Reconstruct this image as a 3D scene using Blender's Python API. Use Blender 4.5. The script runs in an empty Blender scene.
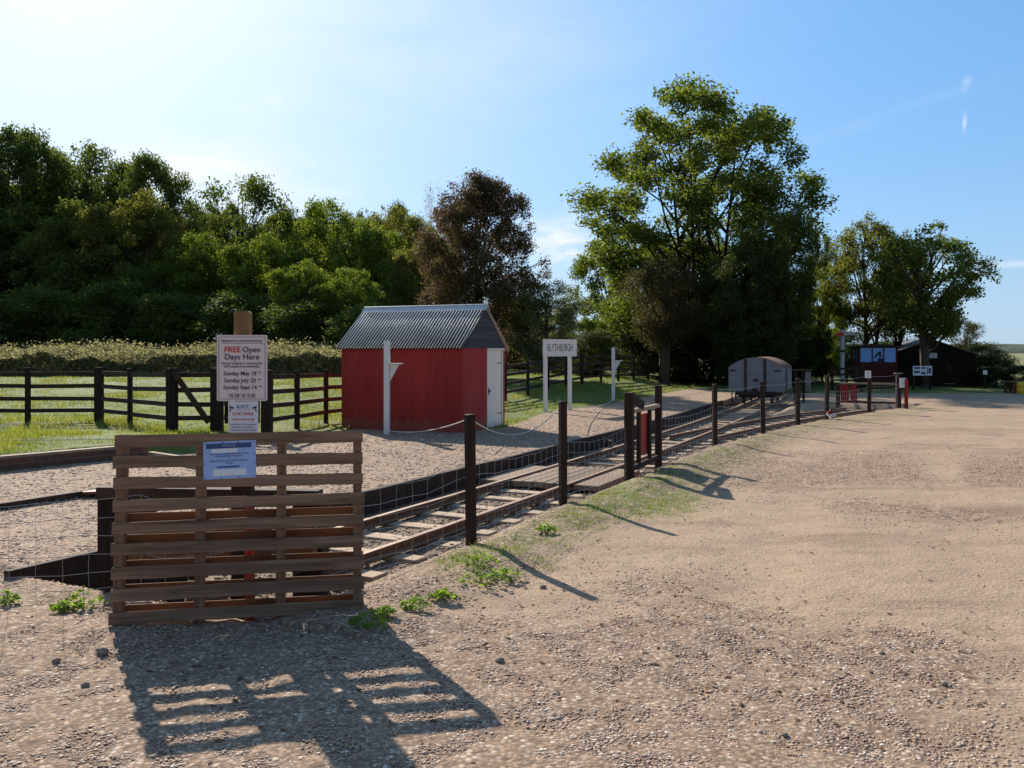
import bpy, math, random
import numpy as np
from mathutils import Vector, Matrix

scene = bpy.context.scene
COL = scene.collection
rnd = random.Random(7)
F = 887.0; HY = 352.0; CX = 512.0; CAMZ = 1.6
R = math.radians

# ------------------------------------------------------------------ helpers
def G(px, py, z=0.0):
    Y = (CAMZ - z) * F / (py - HY)
    return ((px - CX) / F * Y, Y)
def X(px, Y): return (px - CX) / F * Y
def ZH(py, Y): return CAMZ - (py - HY) / F * Y

def tag(o, label=None, cat=None, group=None, kind=None):
    if label: o['label'] = label
    if cat: o['category'] = cat
    if group: o['group'] = group
    if kind: o['kind'] = kind
    return o
def empty(name, loc, rz=0.0, label=None, cat=None, group=None, rx=0.0):
    o = bpy.data.objects.new(name, None)
    COL.objects.link(o)
    o.empty_display_size = 0.2
    o.location = loc; o.rotation_euler = (rx, 0, rz)
    return tag(o, label, cat, group)
def link(name, me, parent=None, loc=None):
    o = bpy.data.objects.new(name, me)
    COL.objects.link(o)
    if parent: o.parent = parent
    if loc: o.location = loc
    return o
def children(o): return [c for c in COL.objects if c.parent == o]
def copy_tree(o, parent=None):
    kids = children(o)
    c = o.copy(); COL.objects.link(c)
    if parent: c.parent = parent
    for ch in kids: copy_tree(ch, c)
    return c

class MB:
    def __init__(s): s.v = []; s.f = []
    def add(s, vs, fs):
        n = len(s.v); s.v += [tuple(v) for v in vs]
        s.f += [tuple(i + n for i in f) for f in fs]; return s
    def box(s, x0, x1, y0, y1, z0, z1):
        return s.add([(x0,y0,z0),(x1,y0,z0),(x1,y1,z0),(x0,y1,z0),(x0,y0,z1),(x1,y0,z1),(x1,y1,z1),(x0,y1,z1)],
            [(0,3,2,1),(4,5,6,7),(0,1,5,4),(1,2,6,5),(2,3,7,6),(3,0,4,7)])
    def beam(s, a, b, w, h, up=(0,0,1)):
        a = Vector(a); b = Vector(b); d = (b - a).normalized(); u = Vector(up)
        if abs(d.dot(u)) > 0.99: u = Vector((0,1,0))
        sd = d.cross(u).normalized(); u = sd.cross(d).normalized()
        vs = []
        for p in (a, b):
            for q, r in ((-1,-1),(1,-1),(1,1),(-1,1)):
                vs.append(p + sd * (q*w/2) + u * (r*h/2))
        return s.add(vs, [(0,1,2,3),(7,6,5,4),(0,4,5,1),(1,5,6,2),(2,6,7,3),(3,7,4,0)])
    def tube(s, pts, r0, r1=None, n=6, cap=True):
        if r1 is None: r1 = r0
        pts = [Vector(p) for p in pts]; m = len(pts); vs = []; fs = []
        for i, p in enumerate(pts):
            d = (pts[min(i+1,m-1)] - pts[max(i-1,0)]).normalized()
            u = Vector((0,0,1)) if abs(d.z) < 0.9 else Vector((1,0,0))
            a = d.cross(u).normalized(); b = a.cross(d)
            r = r0 + (r1-r0)*i/max(1,m-1)
            for k in range(n):
                t = 2*math.pi*k/n
                vs.append(p + a*(r*math.cos(t)) + b*(r*math.sin(t)))
        for i in range(m-1):
            for k in range(n):
                k2 = (k+1) % n
                fs.append((i*n+k, i*n+k2, (i+1)*n+k2, (i+1)*n+k))
        if cap:
            fs.append(tuple(range(n))[::-1]); fs.append(tuple((m-1)*n+k for k in range(n)))
        return s.add(vs, fs)
    def prism(s, poly, ax, a, b):
        # poly of 2-d points, extruded along axis ax from a to b
        n = len(poly); vs = []
        for t in (a, b):
            for p, q in poly:
                vs.append({'x':(t,p,q), 'y':(p,t,q), 'z':(p,q,t)}[ax])
        fs = [tuple(range(n)), tuple(range(n, 2*n))[::-1]]
        for i in range(n):
            j = (i+1) % n; fs.append((j, i, n+i, n+j))
        return s.add(vs, fs)
    def mesh(s, name, mat, smooth=False):
        me = bpy.data.meshes.new(name); me.from_pydata(s.v, [], s.f)
        import bmesh
        bm = bmesh.new(); bm.from_mesh(me); bmesh.ops.recalc_face_normals(bm, faces=bm.faces); bm.to_mesh(me); bm.free()
        if mat: me.materials.append(mat)
        if smooth: me.polygons.foreach_set('use_smooth', [True]*len(me.polygons))
        return me
    def build(s, name, mat, parent=None, smooth=False, bevel=0.0, loc=None):
        o = link(name, s.mesh(name, mat, smooth), parent, loc)
        if bevel:
            m = o.modifiers.new('bevel', 'BEVEL'); m.width = bevel; m.segments = 1; m.limit_method = 'ANGLE'
        return o

def np_mesh(name, verts, faces, mat, smooth=False):
    """verts (n,3), faces (m,k) numpy arrays"""
    me = bpy.data.meshes.new(name)
    n, (m, k) = len(verts), faces.shape
    me.vertices.add(n); me.vertices.foreach_set('co', verts.astype(np.float32).ravel())
    me.loops.add(m*k); me.loops.foreach_set('vertex_index', faces.astype(np.int32).ravel())
    me.polygons.add(m)
    me.polygons.foreach_set('loop_start', np.arange(0, m*k, k, dtype=np.int32))
    if smooth: me.polygons.foreach_set('use_smooth', np.ones(m, dtype=bool))
    me.update(calc_edges=True)
    if mat: me.materials.append(mat)
    return me

_tab = np.random.RandomState(3).rand(256, 256)
def vnoise(x, y):
    xi = np.floor(x).astype(int); yi = np.floor(y).astype(int)
    fx = x - xi; fy = y - yi; fx = fx*fx*(3-2*fx); fy = fy*fy*(3-2*fy)
    a = _tab[xi & 255, yi & 255]; b = _tab[(xi+1) & 255, yi & 255]
    c = _tab[xi & 255, (yi+1) & 255]; d = _tab[(xi+1) & 255, (yi+1) & 255]
    return (a*(1-fx)+b*fx)*(1-fy) + (c*(1-fx)+d*fx)*fy
def fbm(x, y, o=4):
    s = 0; a = 0.5
    for i in range(o):
        s = s + a*vnoise(x*2**i + 17*i, y*2**i + 5*i); a *= 0.5
    return s / (1 - 0.5**o)
def sst(a, b, x):
    t = np.clip((x-a)/(b-a), 0, 1); return t*t*(3-2*t)

# ------------------------------------------------------------------ materials
class NT:
    def __init__(s, name):
        s.m = bpy.data.materials.new(name); s.m.use_nodes = True
        s.t = s.m.node_tree; s.t.nodes.clear()
        s.out = s.n('ShaderNodeOutputMaterial')
    def n(s, typ, **kw):
        nd = s.t.nodes.new(typ)
        for k, v in kw.items(): setattr(nd, k, v)
        return nd
    def l(s, a, b): s.t.links.new(a, b)
    def noise(s, scale, detail=4, rough=0.6, vec=None, dist=0.0):
        nd = s.n('ShaderNodeTexNoise'); nd.inputs['Scale'].default_value = scale
        nd.inputs['Detail'].default_value = detail; nd.inputs['Roughness'].default_value = rough
        nd.inputs['Distortion'].default_value = dist
        if vec is not None: s.l(vec, nd.inputs['Vector'])
        return nd
    def ramp(s, fac, stops, interp='LINEAR'):
        r = s.n('ShaderNodeValToRGB'); cr = r.color_ramp; cr.interpolation = interp
        while len(cr.elements) < len(stops): cr.elements.new(0.5)
        for e, (p, c) in zip(cr.elements, stops):
            e.position = p; e.color = (*c, 1) if len(c) == 3 else c
        s.l(fac, r.inputs[0]); return r.outputs[0]
    def mix(s, fac, a, b, blend='MIX'):
        m = s.n('ShaderNodeMix', data_type='RGBA', blend_type=blend)
        for sock, v in ((m.inputs[0], fac), (m.inputs[6], a), (m.inputs[7], b)):
            if isinstance(v, (int, float)): sock.default_value = v
            elif isinstance(v, tuple): sock.default_value = (*v, 1)
            else: s.l(v, sock)
        return m.outputs[2]
    def math(s, op, a, b=0.0, clamp=False):
        m = s.n('ShaderNodeMath', operation=op); m.use_clamp = clamp
        for sock, v in ((m.inputs[0], a), (m.inputs[1], b)):
            if isinstance(v, (int, float)): sock.default_value = v
            else: s.l(v, sock)
        return m.outputs[0]
    def bump(s, h, strength=0.3, dist=0.02, prev=None):
        b = s.n('ShaderNodeBump'); b.inputs['Strength'].default_value = strength
        b.inputs['Distance'].default_value = dist; s.l(h, b.inputs['Height'])
        if prev is not None: s.l(prev, b.inputs['Normal'])
        return b.outputs[0]
    def bsdf(s, col, rough=0.8, normal=None, metal=0.0, spec=0.3):
        b = s.n('ShaderNodeBsdfPrincipled')
        if isinstance(col, tuple): b.inputs['Base Color'].default_value = (*col, 1)
        else: s.l(col, b.inputs['Base Color'])
        if isinstance(rough, (int, float)): b.inputs['Roughness'].default_value = rough
        else: s.l(rough, b.inputs['Roughness'])
        b.inputs['Metallic'].default_value = metal
        b.inputs['Specular IOR Level'].default_value = spec
        if normal is not None: s.l(normal, b.inputs['Normal'])
        return b.outputs[0]
    def done(s, sh): s.l(sh, s.out.inputs['Surface']); return s.m
    def objco(s, scale=(1,1,1)):
        tc = s.n('ShaderNodeTexCoord'); mp = s.n('ShaderNodeMapping')
        mp.inputs['Scale'].default_value = scale
        s.l(tc.outputs['Object'], mp.inputs['Vector']); return mp.outputs[0]

def m_plain(name, c, rough=0.7, var=0.25, scale=8, metal=0.0, bump=0.1, sc=(1,1,1), dirt=None, spec=0.3):
    t = NT(name); v = t.objco(sc)
    n = t.noise(scale, 5, 0.65, v)
    lo = tuple(max(0, x*(1-var)) for x in c); hi = tuple(min(1, x*(1+var)) for x in c)
    col = t.ramp(n.outputs[0], [(0.3, lo), (0.7, hi)])
    if dirt:
        n2 = t.noise(scale*0.35, 6, 0.7, v)
        f = t.ramp(n2.outputs[0], [(0.52, (0,0,0)), (0.72, (1,1,1))])
        col = t.mix(f, col, dirt)
    nb = t.bump(n.outputs[0], bump, 0.01) if bump else None
    return t.done(t.bsdf(col, rough, nb, metal, spec))

def m_wood(name, dark, light, axis='x', scale=1.0, rough=0.85, island=True, sp=0.25):
    """grain stretched along an object axis"""
    t = NT(name)
    st = {'x': (1.2, 22, 22), 'y': (22, 1.2, 22), 'z': (22, 22, 1.2)}[axis]
    v = t.objco(tuple(a*scale for a in st))
    n = t.noise(1.0, 6, 0.65, v, 0.6)
    n2 = t.noise(2.2*scale, 3, 0.6, t.objco())
    col = t.ramp(n.outputs[0], [(0.25, dark), (0.75, light)])
    col = t.mix(t.math('MULTIPLY', n2.outputs[0], 0.55), col, tuple(x*0.55 for x in dark))
    if island:
        g = t.n('ShaderNodeNewGeometry')
        k = t.ramp(g.outputs['Random Per Island'], [(0, (0.72,0.72,0.72)), (1, (1.2,1.17,1.12))])
        col = t.mix(1.0, col, k, 'MULTIPLY')
    nb = t.bump(n.outputs[0], 0.35, 0.004)
    return t.done(t.bsdf(col, rough, nb, 0, sp))

def m_leaf(name, stops, trans=0.45, rough=0.55, tint=(1.32, 1.38, 0.5)):
    t = NT(name)
    g = t.n('ShaderNodeNewGeometry'); oi = t.n('ShaderNodeObjectInfo')
    f = t.math('ADD', t.math('MULTIPLY', g.outputs['Random Per Island'], 0.75), t.math('MULTIPLY', oi.outputs['Random'], 0.25))
    col = t.ramp(f, stops)
    d = t.bsdf(col, max(rough, 0.65), None, 0, 0.15)
    tr = t.n('ShaderNodeBsdfTranslucent')
    t.l(t.mix(1.0, col, tint, 'MULTIPLY'), tr.inputs[0])
    m = t.n('ShaderNodeMixShader'); m.inputs[0].default_value = trans
    t.l(d, m.inputs[1]); t.l(tr.outputs[0], m.inputs[2])
    return t.done(m.outputs[0])

def m_ground():
    t = NT('ground_surface')
    geo = t.n('ShaderNodeNewGeometry'); P = geo.outputs['Position']
    at = t.n('ShaderNodeAttribute', attribute_name='zone')
    sep = t.n('ShaderNodeSeparateColor'); t.l(at.outputs['Color'], sep.inputs[0])
    at2 = t.n('ShaderNodeAttribute', attribute_name='zone_b')
    sep2 = t.n('ShaderNodeSeparateColor'); t.l(at2.outputs['Color'], sep2.inputs[0])
    grass, plat, ball = sep.outputs[0], sep.outputs[1], sep.outputs[2]
    grav, far, weedy = sep2.outputs[0], sep2.outputs[1], sep2.outputs[2]
    big = t.noise(0.35, 5, 0.6, P); mid = t.noise(2.3, 6, 0.65, P); fine = t.noise(38, 4, 0.7, P)
    sand = t.ramp(mid.outputs[0], [(0.28, (0.26,0.178,0.118)), (0.5, (0.385,0.272,0.182)), (0.75, (0.49,0.355,0.245))])
    sand = t.mix(t.ramp(big.outputs[0], [(0.4, (0,0,0)), (0.68, (0.7,0.7,0.7))]), sand, (0.29,0.20,0.14))
    sand = t.mix(0.45, sand, t.ramp(fine.outputs[0], [(0.3, (0.2,0.135,0.09)), (0.7, (0.55,0.40,0.28))]))
    mpx = t.n('ShaderNodeMapping'); mpx.inputs['Scale'].default_value = (0.28, 1.1, 1); mpx.inputs['Rotation'].default_value = (0, 0, 0.3); t.l(P, mpx.inputs['Vector'])
    smu = t.noise(1.0, 6, 0.68, mpx.outputs[0], 0.5)
    sand = t.mix(t.ramp(smu.outputs[0], [(0.52, (0,0,0)), (0.70, (0.75,0.75,0.75))]), sand, (0.20,0.135,0.092))
    sand = t.mix(t.math('MULTIPLY', sep2.outputs[1], 0.0), sand, sand)
    def stones(scale, dark):
        vo = t.n('ShaderNodeTexVoronoi'); vo.inputs['Scale'].default_value = scale; t.l(P, vo.inputs['Vector'])
        sc = t.n('ShaderNodeSeparateColor'); t.l(vo.outputs['Color'], sc.inputs[0])
        c = t.ramp(sc.outputs[0], [(0.0, (0.14,0.09,0.065)), (0.3, (0.31,0.20,0.135)), (0.55, (0.43,0.29,0.19)), (0.8, (0.37,0.27,0.2)), (0.95, (0.64,0.52,0.40))])
        c = t.mix(t.ramp(vo.outputs['Distance'], [(0.35, (0,0,0)), (0.62, (0.75,0.75,0.75))]), c, dark)
        return vo, c
    v1, st1 = stones(42, (0.14,0.10,0.07))
    v2, st2 = stones(26, (0.10,0.075,0.055))
    gm = t.math('ADD', grav, t.math('MULTIPLY', t.math('SUBTRACT', mid.outputs[0], 0.5), 1.5), True)
    gm = t.ramp(gm, [(0.35, (0,0,0)), (0.65, (1,1,1))])
    col = t.mix(gm, sand, t.mix(0.2, st1, sand))
    pl = t.mix(t.ramp(big.outputs[0], [(0.3, (0.05,)*3), (0.7, (0.4,)*3)]), st1, (0.40,0.275,0.185))
    col = t.mix(plat, col, pl)
    col = t.mix(ball, col, t.mix(0.5, st2, (0.11,0.08,0.058)))
    # earth and thin turf on the bank
    wm = t.math('MULTIPLY', weedy, t.ramp(t.noise(6, 6, 0.7, P).outputs[0], [(0.42, (0,0,0)), (0.56, (1,1,1))]), True)
    turf = t.ramp(fine.outputs[0], [(0.3, (0.07,0.10,0.02)), (0.7, (0.20,0.22,0.06))])
    col = t.mix(wm, col, turf)
    lawn = t.ramp(t.noise(0.9, 9, 0.75, P).outputs[0], [(0.25, (0.12,0.09,0.045)), (0.42, (0.10,0.115,0.032)), (0.58, (0.14,0.17,0.042)), (0.78, (0.27,0.26,0.10))])
    lawn = t.mix(0.35, lawn, turf)
    ge = t.math('ADD', grass, t.math('MULTIPLY', t.math('SUBTRACT', t.noise(3.5, 6, 0.7, P).outputs[0], 0.5), 0.9), True)
    gmask = t.ramp(ge, [(0.4, (0,0,0)), (0.6, (1,1,1))])
    col = t.mix(gmask, col, lawn)
    field = t.ramp(t.noise(0.02, 5, 0.6, P).outputs[0], [(0.3, (0.17,0.175,0.08)), (0.7, (0.25,0.24,0.125))])
    col = t.mix(far, col, field)
    h = t.math('ADD', t.math('MULTIPLY', v1.outputs['Distance'], -0.6), t.math('MULTIPLY', fine.outputs[0], 0.8))
    nb = t.bump(h, 0.55, 0.012)
    nb = t.bump(mid.outputs[0], 0.35, 0.06, nb)
    return t.done(t.bsdf(col, 0.92, nb, 0, 0.15))

M = {}
M['ground'] = m_ground()
M['pallet'] = m_wood('weathered_pallet_wood', (0.06,0.037,0.027), (0.46,0.295,0.205), 'x', 1.0)
M['pallet_up'] = m_wood('weathered_pallet_block_wood', (0.09,0.05,0.032), (0.42,0.25,0.165), 'z', 1.0)
M['rust_wood'] = m_wood('rusty_brown_wood', (0.11,0.05,0.026), (0.26,0.13,0.065), 'x')
M['tar'] = m_wood('tarred_timber', (0.024,0.015,0.011), (0.10,0.064,0.046), 'x')
M['tar_z'] = m_wood('tarred_post_timber', (0.014,0.010,0.008), (0.048,0.031,0.023), 'z')
M['brownpost'] = m_wood('brown_creosoted_post', (0.018,0.010,0.008), (0.062,0.034,0.024), 'z')
M['tanpost'] = m_wood('brown_sign_post_wood', (0.16,0.085,0.04), (0.34,0.2,0.105), 'z')
M['palewood'] = m_wood('pale_weathered_wood', (0.22,0.165,0.115), (0.46,0.36,0.26), 'x')
M['sleeper'] = m_wood('weathered_sleeper', (0.28,0.20,0.14), (0.60,0.46,0.33), 'x')
M['deck'] = m_wood('crossing_boards', (0.16,0.115,0.085), (0.36,0.27,0.2), 'y')
t = NT('rusty_rail'); g = t.n('ShaderNodeNewGeometry'); n = t.noise(14, 5, 0.7, t.objco())
col = t.ramp(n.outputs[0], [(0.3, (0.085,0.042,0.026)), (0.7, (0.20,0.095,0.05))]); gz_ = t.n('ShaderNodeSeparateXYZ'); t.l(g.outputs['True Normal'], gz_.inputs[0])
worn = t.ramp(gz_.outputs[2], [(0.93, (0,0,0)), (0.98, (0.7,0.7,0.7))])
M['rail'] = t.done(t.bsdf(t.mix(worn, col, (0.42,0.29,0.2)), 0.6, t.bump(n.outputs[0], 0.15, 0.004), 0.2, 0.3))
t = NT('barn_red_paint'); v = t.objco((1,1,0.25)); n = t.noise(3, 5, 0.65, v); g = t.n('ShaderNodeNewGeometry')
col = t.ramp(n.outputs[0], [(0.3, (0.32,0.026,0.024)), (0.7, (0.43,0.040,0.034))])
col = t.mix(1.0, col, t.ramp(g.outputs['Random Per Island'], [(0, (0.95,0.95,0.95)), (1, (1.04,1.04,1.04))]), 'MULTIPLY')
sz = t.n('ShaderNodeSeparateXYZ'); t.l(t.objco(), sz.inputs[0])
splash = t.ramp(t.math('ADD', sz.outputs[2], t.math('MULTIPLY', t.noise(7, 6, 0.75, t.objco()).outputs[0], -0.45)), [(-0.1, (0.45,0.45,0.45)), (0.03, (0,0,0))])
col = t.mix(splash, col, (0.26,0.12,0.08))
M['red'] = t.done(t.bsdf(col, 0.62, t.bump(n.outputs[0], 0.08, 0.01), 0.0, 0.22))
M['redpaint'] = m_plain('bright_red_paint', (0.27,0.010,0.016), 0.5, 0.2, 6)
M['slate'] = m_wood('slate_blue_boards', (0.045,0.055,0.075), (0.085,0.10,0.13), 'y')
M['white'] = m_plain('white_paint', (0.78,0.78,0.76), 0.55, 0.07, 5, 0, 0.05, dirt=(0.6,0.6,0.56))
M['dullwhite'] = m_plain('shade_greyed_white_paint', (0.36,0.37,0.38), 0.6, 0.15, 5, 0, 0.05)  # white greyed to stand for shade on the signal; hut hinges share it
M['cream'] = m_plain('cream_door_paint', (0.80,0.77,0.68), 0.5, 0.05, 4, 0, 0.03)
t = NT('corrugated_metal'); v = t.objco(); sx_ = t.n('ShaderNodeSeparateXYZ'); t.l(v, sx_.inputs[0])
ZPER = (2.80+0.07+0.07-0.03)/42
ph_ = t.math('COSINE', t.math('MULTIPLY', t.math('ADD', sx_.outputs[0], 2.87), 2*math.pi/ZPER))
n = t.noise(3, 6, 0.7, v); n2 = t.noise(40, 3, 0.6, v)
rib_shade = t.ramp(t.math('ADD', t.math('MULTIPLY', ph_, 0.5), t.math('MULTIPLY', n.outputs[0], 0.5)), [(0.26, (1,1,1)), (0.50, (0,0,0))])  # lit crests and shaded valleys of the ribs, coloured in along the wave
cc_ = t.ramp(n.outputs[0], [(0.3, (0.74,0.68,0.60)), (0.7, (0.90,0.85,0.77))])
M['zinc'] = t.done(t.bsdf(t.mix(rib_shade, cc_, (0.04,0.034,0.03)), 0.6, t.bump(n2.outputs[0], 0.1, 0.003), 0.0, 0.2))
M['lead'] = m_plain('pale_ridge_metal', (0.52,0.52,0.52), 0.45, 0.15, 5, 0.4, 0.05)
M['wagon'] = m_plain('grey_wagon_paint', (0.20,0.22,0.25), 0.65, 0.15, 3, 0, 0.1, dirt=(0.16,0.16,0.165))
M['iron'] = m_plain('dark_iron', (0.035,0.028,0.026), 0.6, 0.4, 12, 0.4, 0.15, dirt=(0.09,0.05,0.03))
M['roofbrown'] = m_plain('brown_felt_roof', (0.17,0.085,0.06), 0.85, 0.3, 6)
M['maroon'] = m_wood('maroon_boards', (0.055,0.011,0.010), (0.10,0.024,0.02), 'z')
M['black'] = m_wood('black_weatherboard', (0.008,0.007,0.007), (0.022,0.018,0.016), 'x')
M['dkroof'] = m_plain('dark_roof_sheet', (0.10,0.10,0.10), 0.7, 0.3, 4)
M['bark'] = m_wood('bark', (0.04,0.03,0.022), (0.15,0.115,0.085), 'z', 0.35, island=False)
M['barkdark'] = m_wood('dark_bark', (0.022,0.017,0.013), (0.07,0.052,0.04), 'z', 0.35, island=False)
M['barkpale'] = m_wood('pale_bark', (0.16,0.14,0.12), (0.38,0.35,0.31), 'z', 0.35, island=False)
M['signpink'] = m_plain('laminated_sign_paper', (0.76,0.66,0.66), 0.4, 0.04, 6, 0, 0)
M['signwhite'] = m_plain('white_sign_panel', (0.72,0.76,0.80), 0.35, 0.04, 6, 0, 0)
M['signblue'] = m_plain('pale_blue_notice', (0.36,0.50,0.86), 0.35, 0.08, 5, 0, 0.02)
M['paper'] = m_plain('white_paper', (0.8,0.82,0.86), 0.6, 0.03, 6, 0, 0)
M['bluebar'] = m_plain('navy_print', (0.05,0.085,0.22), 0.5, 0.1, 6, 0, 0)
M['ink'] = m_plain('dark_print', (0.065,0.065,0.13), 0.5, 0.1, 6, 0, 0)
M['redink'] = m_plain('red_print', (0.62,0.03,0.04), 0.5, 0.1, 6, 0, 0)
M['blackpaint'] = m_plain('black_paint', (0.02,0.02,0.022), 0.5, 0.2, 6, 0, 0)
M['wire'] = m_plain('galvanised_wire', (0.42,0.42,0.42), 0.5, 0.1, 6, 0.5, 0)
M['rope'] = m_plain('pale_rope', (0.66,0.62,0.54), 0.85, 0.15, 40, 0, 0.2)
M['yellow'] = m_plain('yellow_plastic', (0.75,0.50,0.03), 0.45, 0.1, 5)
M['orange'] = m_plain('orange_board', (0.16,0.045,0.03), 0.7, 0.3, 6)
M['stone'] = m_plain('loose_stone', (0.24,0.19,0.15), 0.9, 0.4, 9, 0, 0.4)
t = NT('sky_painted_glass')
M['glass'] = t.done(t.bsdf((0.085,0.31,0.72), 0.12, None, 0.0, 0.5))  # blue of the reflected sky put into the base colour
# brick wall
t = NT('old_brickwork'); v = t.objco()
br = t.n('ShaderNodeTexBrick'); t.l(t.n('ShaderNodeTexCoord').outputs['UV'], br.inputs['Vector'])
br.inputs['Scale'].default_value = 1.0; br.inputs['Mortar Size'].default_value = 0.008
br.inputs['Brick Width'].default_value = 0.22; br.inputs['Row Height'].default_value = 0.072
br.inputs['Color1'].default_value = (0.17,0.065,0.045,1); br.inputs['Color2'].default_value = (0.11,0.05,0.04,1)
br.inputs['Mortar'].default_value = (0.17,0.14,0.115,1)
n = t.noise(9, 5, 0.7, v)
M['brick'] = t.done(t.bsdf(t.mix(t.math('MULTIPLY', n.outputs[0], 0.5), br.outputs[0], (0.10,0.07,0.055)), 0.9, t.bump(n.outputs[0], 0.4, 0.01)))
# gravel stones: colour per stone
t = NT('pebbles'); g = t.n('ShaderNodeNewGeometry')
M['pebble'] = t.done(t.bsdf(t.ramp(g.outputs['Random Per Island'],
    [(0, (0.17,0.12,0.095)), (0.12, (0.32,0.22,0.16)), (0.45, (0.46,0.325,0.23)), (0.62, (0.40,0.25,0.18)), (0.8, (0.44,0.34,0.26)), (0.92, (0.57,0.46,0.35)), (1.0, (0.78,0.70,0.60))]), 0.8, None, 0, 0.3))
t = NT('ballast_stones'); g = t.n('ShaderNodeNewGeometry')
M['ballast'] = t.done(t.bsdf(t.ramp(g.outputs['Random Per Island'], [(0, (0.10,0.07,0.05)), (0.5, (0.24,0.165,0.115)), (0.85, (0.30,0.22,0.16)), (1, (0.5,0.42,0.33))]), 0.85, None, 0, 0.2))
M['blade'] = m_leaf('grass_blades', [(0, (0.08,0.115,0.02)), (0.5, (0.13,0.18,0.03)), (0.8, (0.20,0.23,0.055)), (1, (0.36,0.31,0.14))], 0.5)
M['weed'] = m_leaf('weed_leaves', [(0, (0.14,0.22,0.035)), (1, (0.28,0.38,0.08))], 0.5)
LV = {
 'oak': m_leaf('dark_oak_leaves', [(0, (0.060,0.080,0.026)), (0.6, (0.105,0.135,0.042)), (0.9, (0.17,0.19,0.065)), (1, (0.26,0.26,0.11))], 0.48),
 'green': m_leaf('green_leaves', [(0, (0.065,0.088,0.018)), (0.55, (0.125,0.17,0.032)), (0.85, (0.20,0.24,0.05)), (1, (0.32,0.33,0.095))], 0.52),
 'olive': m_leaf('olive_leaves', [(0, (0.085,0.09,0.028)), (0.6, (0.15,0.155,0.05)), (1, (0.28,0.24,0.09))], 0.52),
 'copper': m_leaf('copper_leaves', [(0, (0.055,0.035,0.034)), (0.4, (0.115,0.066,0.060)), (0.6, (0.085,0.10,0.036)), (0.85, (0.15,0.15,0.06)), (1, (0.25,0.13,0.12))], 0.42, 0.6, (1.25, 1.0, 0.75)),
 'grey': m_leaf('grey_green_leaves', [(0, (0.087,0.102,0.058)), (0.6, (0.160,0.174,0.102)), (1, (0.362,0.362,0.246))], 0.42, 0.4),
 'dark': m_leaf('dark_evergreen_leaves', [(0, (0.032,0.045,0.018)), (0.7, (0.065,0.085,0.03)), (1, (0.13,0.14,0.05))], 0.32),  # darkest of the leaf greens, for shrubs and dense trees
 'poplar': m_leaf('poplar_leaves', [(0, (0.06,0.08,0.02)), (0.5, (0.12,0.155,0.04)), (0.85, (0.22,0.245,0.07)), (1, (0.38,0.37,0.17))], 0.5),
 'lime': m_leaf('yellow_green_leaves', [(0, (0.085,0.11,0.022)), (0.6, (0.135,0.17,0.035)), (1, (0.22,0.23,0.07))], 0.5),
 'brown': m_leaf('dry_brown_leaves', [(0, (0.045,0.035,0.022)), (0.6, (0.075,0.06,0.035)), (1, (0.12,0.11,0.055))], 0.35),
 'bramble': m_leaf('bramble_leaves', [(0, (0.12,0.12,0.06)), (0.5, (0.26,0.25,0.14)), (0.85, (0.44,0.40,0.27)), (1, (0.60,0.53,0.42))], 0.5, 0.7, (1.2, 1.18, 0.8)),
 'birch': m_leaf('thin_birch_leaves', [(0, (0.145,0.131,0.102)), (1, (0.290,0.246,0.189))], 0.52),
}

# ------------------------------------------------------------------ camera, light, sky
cam = bpy.data.cameras.new('camera'); co = bpy.data.objects.new('camera', cam); COL.objects.link(co)
co.location = (0, 0, CAMZ); co.rotation_euler = (R(90), 0, 0)
cam.sensor_width = 36; cam.lens = 36*F/1024; cam.shift_y = -32/1024
cam.clip_start = 0.05; cam.clip_end = 8000
scene.camera = co
SUN_AZ, SUN_EL = -27.5, 29.6
sv = Vector((math.sin(R(SUN_AZ))*math.cos(R(SUN_EL)), math.cos(R(SUN_AZ))*math.cos(R(SUN_EL)), math.sin(R(SUN_EL))))
sl = bpy.data.lights.new('sun', 'SUN'); sl.energy = 5.0; sl.angle = R(0.53); sl.color = (1.0, 0.915, 0.79)
so = bpy.data.objects.new('sun', sl); COL.objects.link(so); so.rotation_euler = sv.to_track_quat('Z', 'Y').to_euler()
so.location = sv*60
w = bpy.data.worlds.new('World'); scene.world = w; w.use_nodes = True
wt = w.node_tree; wt.nodes.clear()
def wn(typ, **kw):
    nd = wt.nodes.new(typ)
    for k, v in kw.items(): setattr(nd, k, v)
    return nd
sky = wn('ShaderNodeTexSky', sky_type='NISHITA'); sky.sun_disc = False
sky.sun_elevation = R(SUN_EL); sky.sun_rotation = R(SUN_AZ); sky.air_density = 1.0; sky.dust_density = 0.6; sky.ozone_density = 3.0
sky.altitude = 0
bg = wn('ShaderNodeBackground'); wo = wn('ShaderNodeOutputWorld'); bg.inputs[1].default_value = 0.075
tc = wn('ShaderNodeTexCoord')
hsv = wn('ShaderNodeHueSaturation'); hsv.inputs['Saturation'].default_value = 1.1; wt.links.new(sky.outputs[0], hsv.inputs['Color'])
cur = hsv.outputs[0]
def dirv(px, py): return Vector(((px-CX)/F, 1.0, (HY-py)/F))
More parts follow.
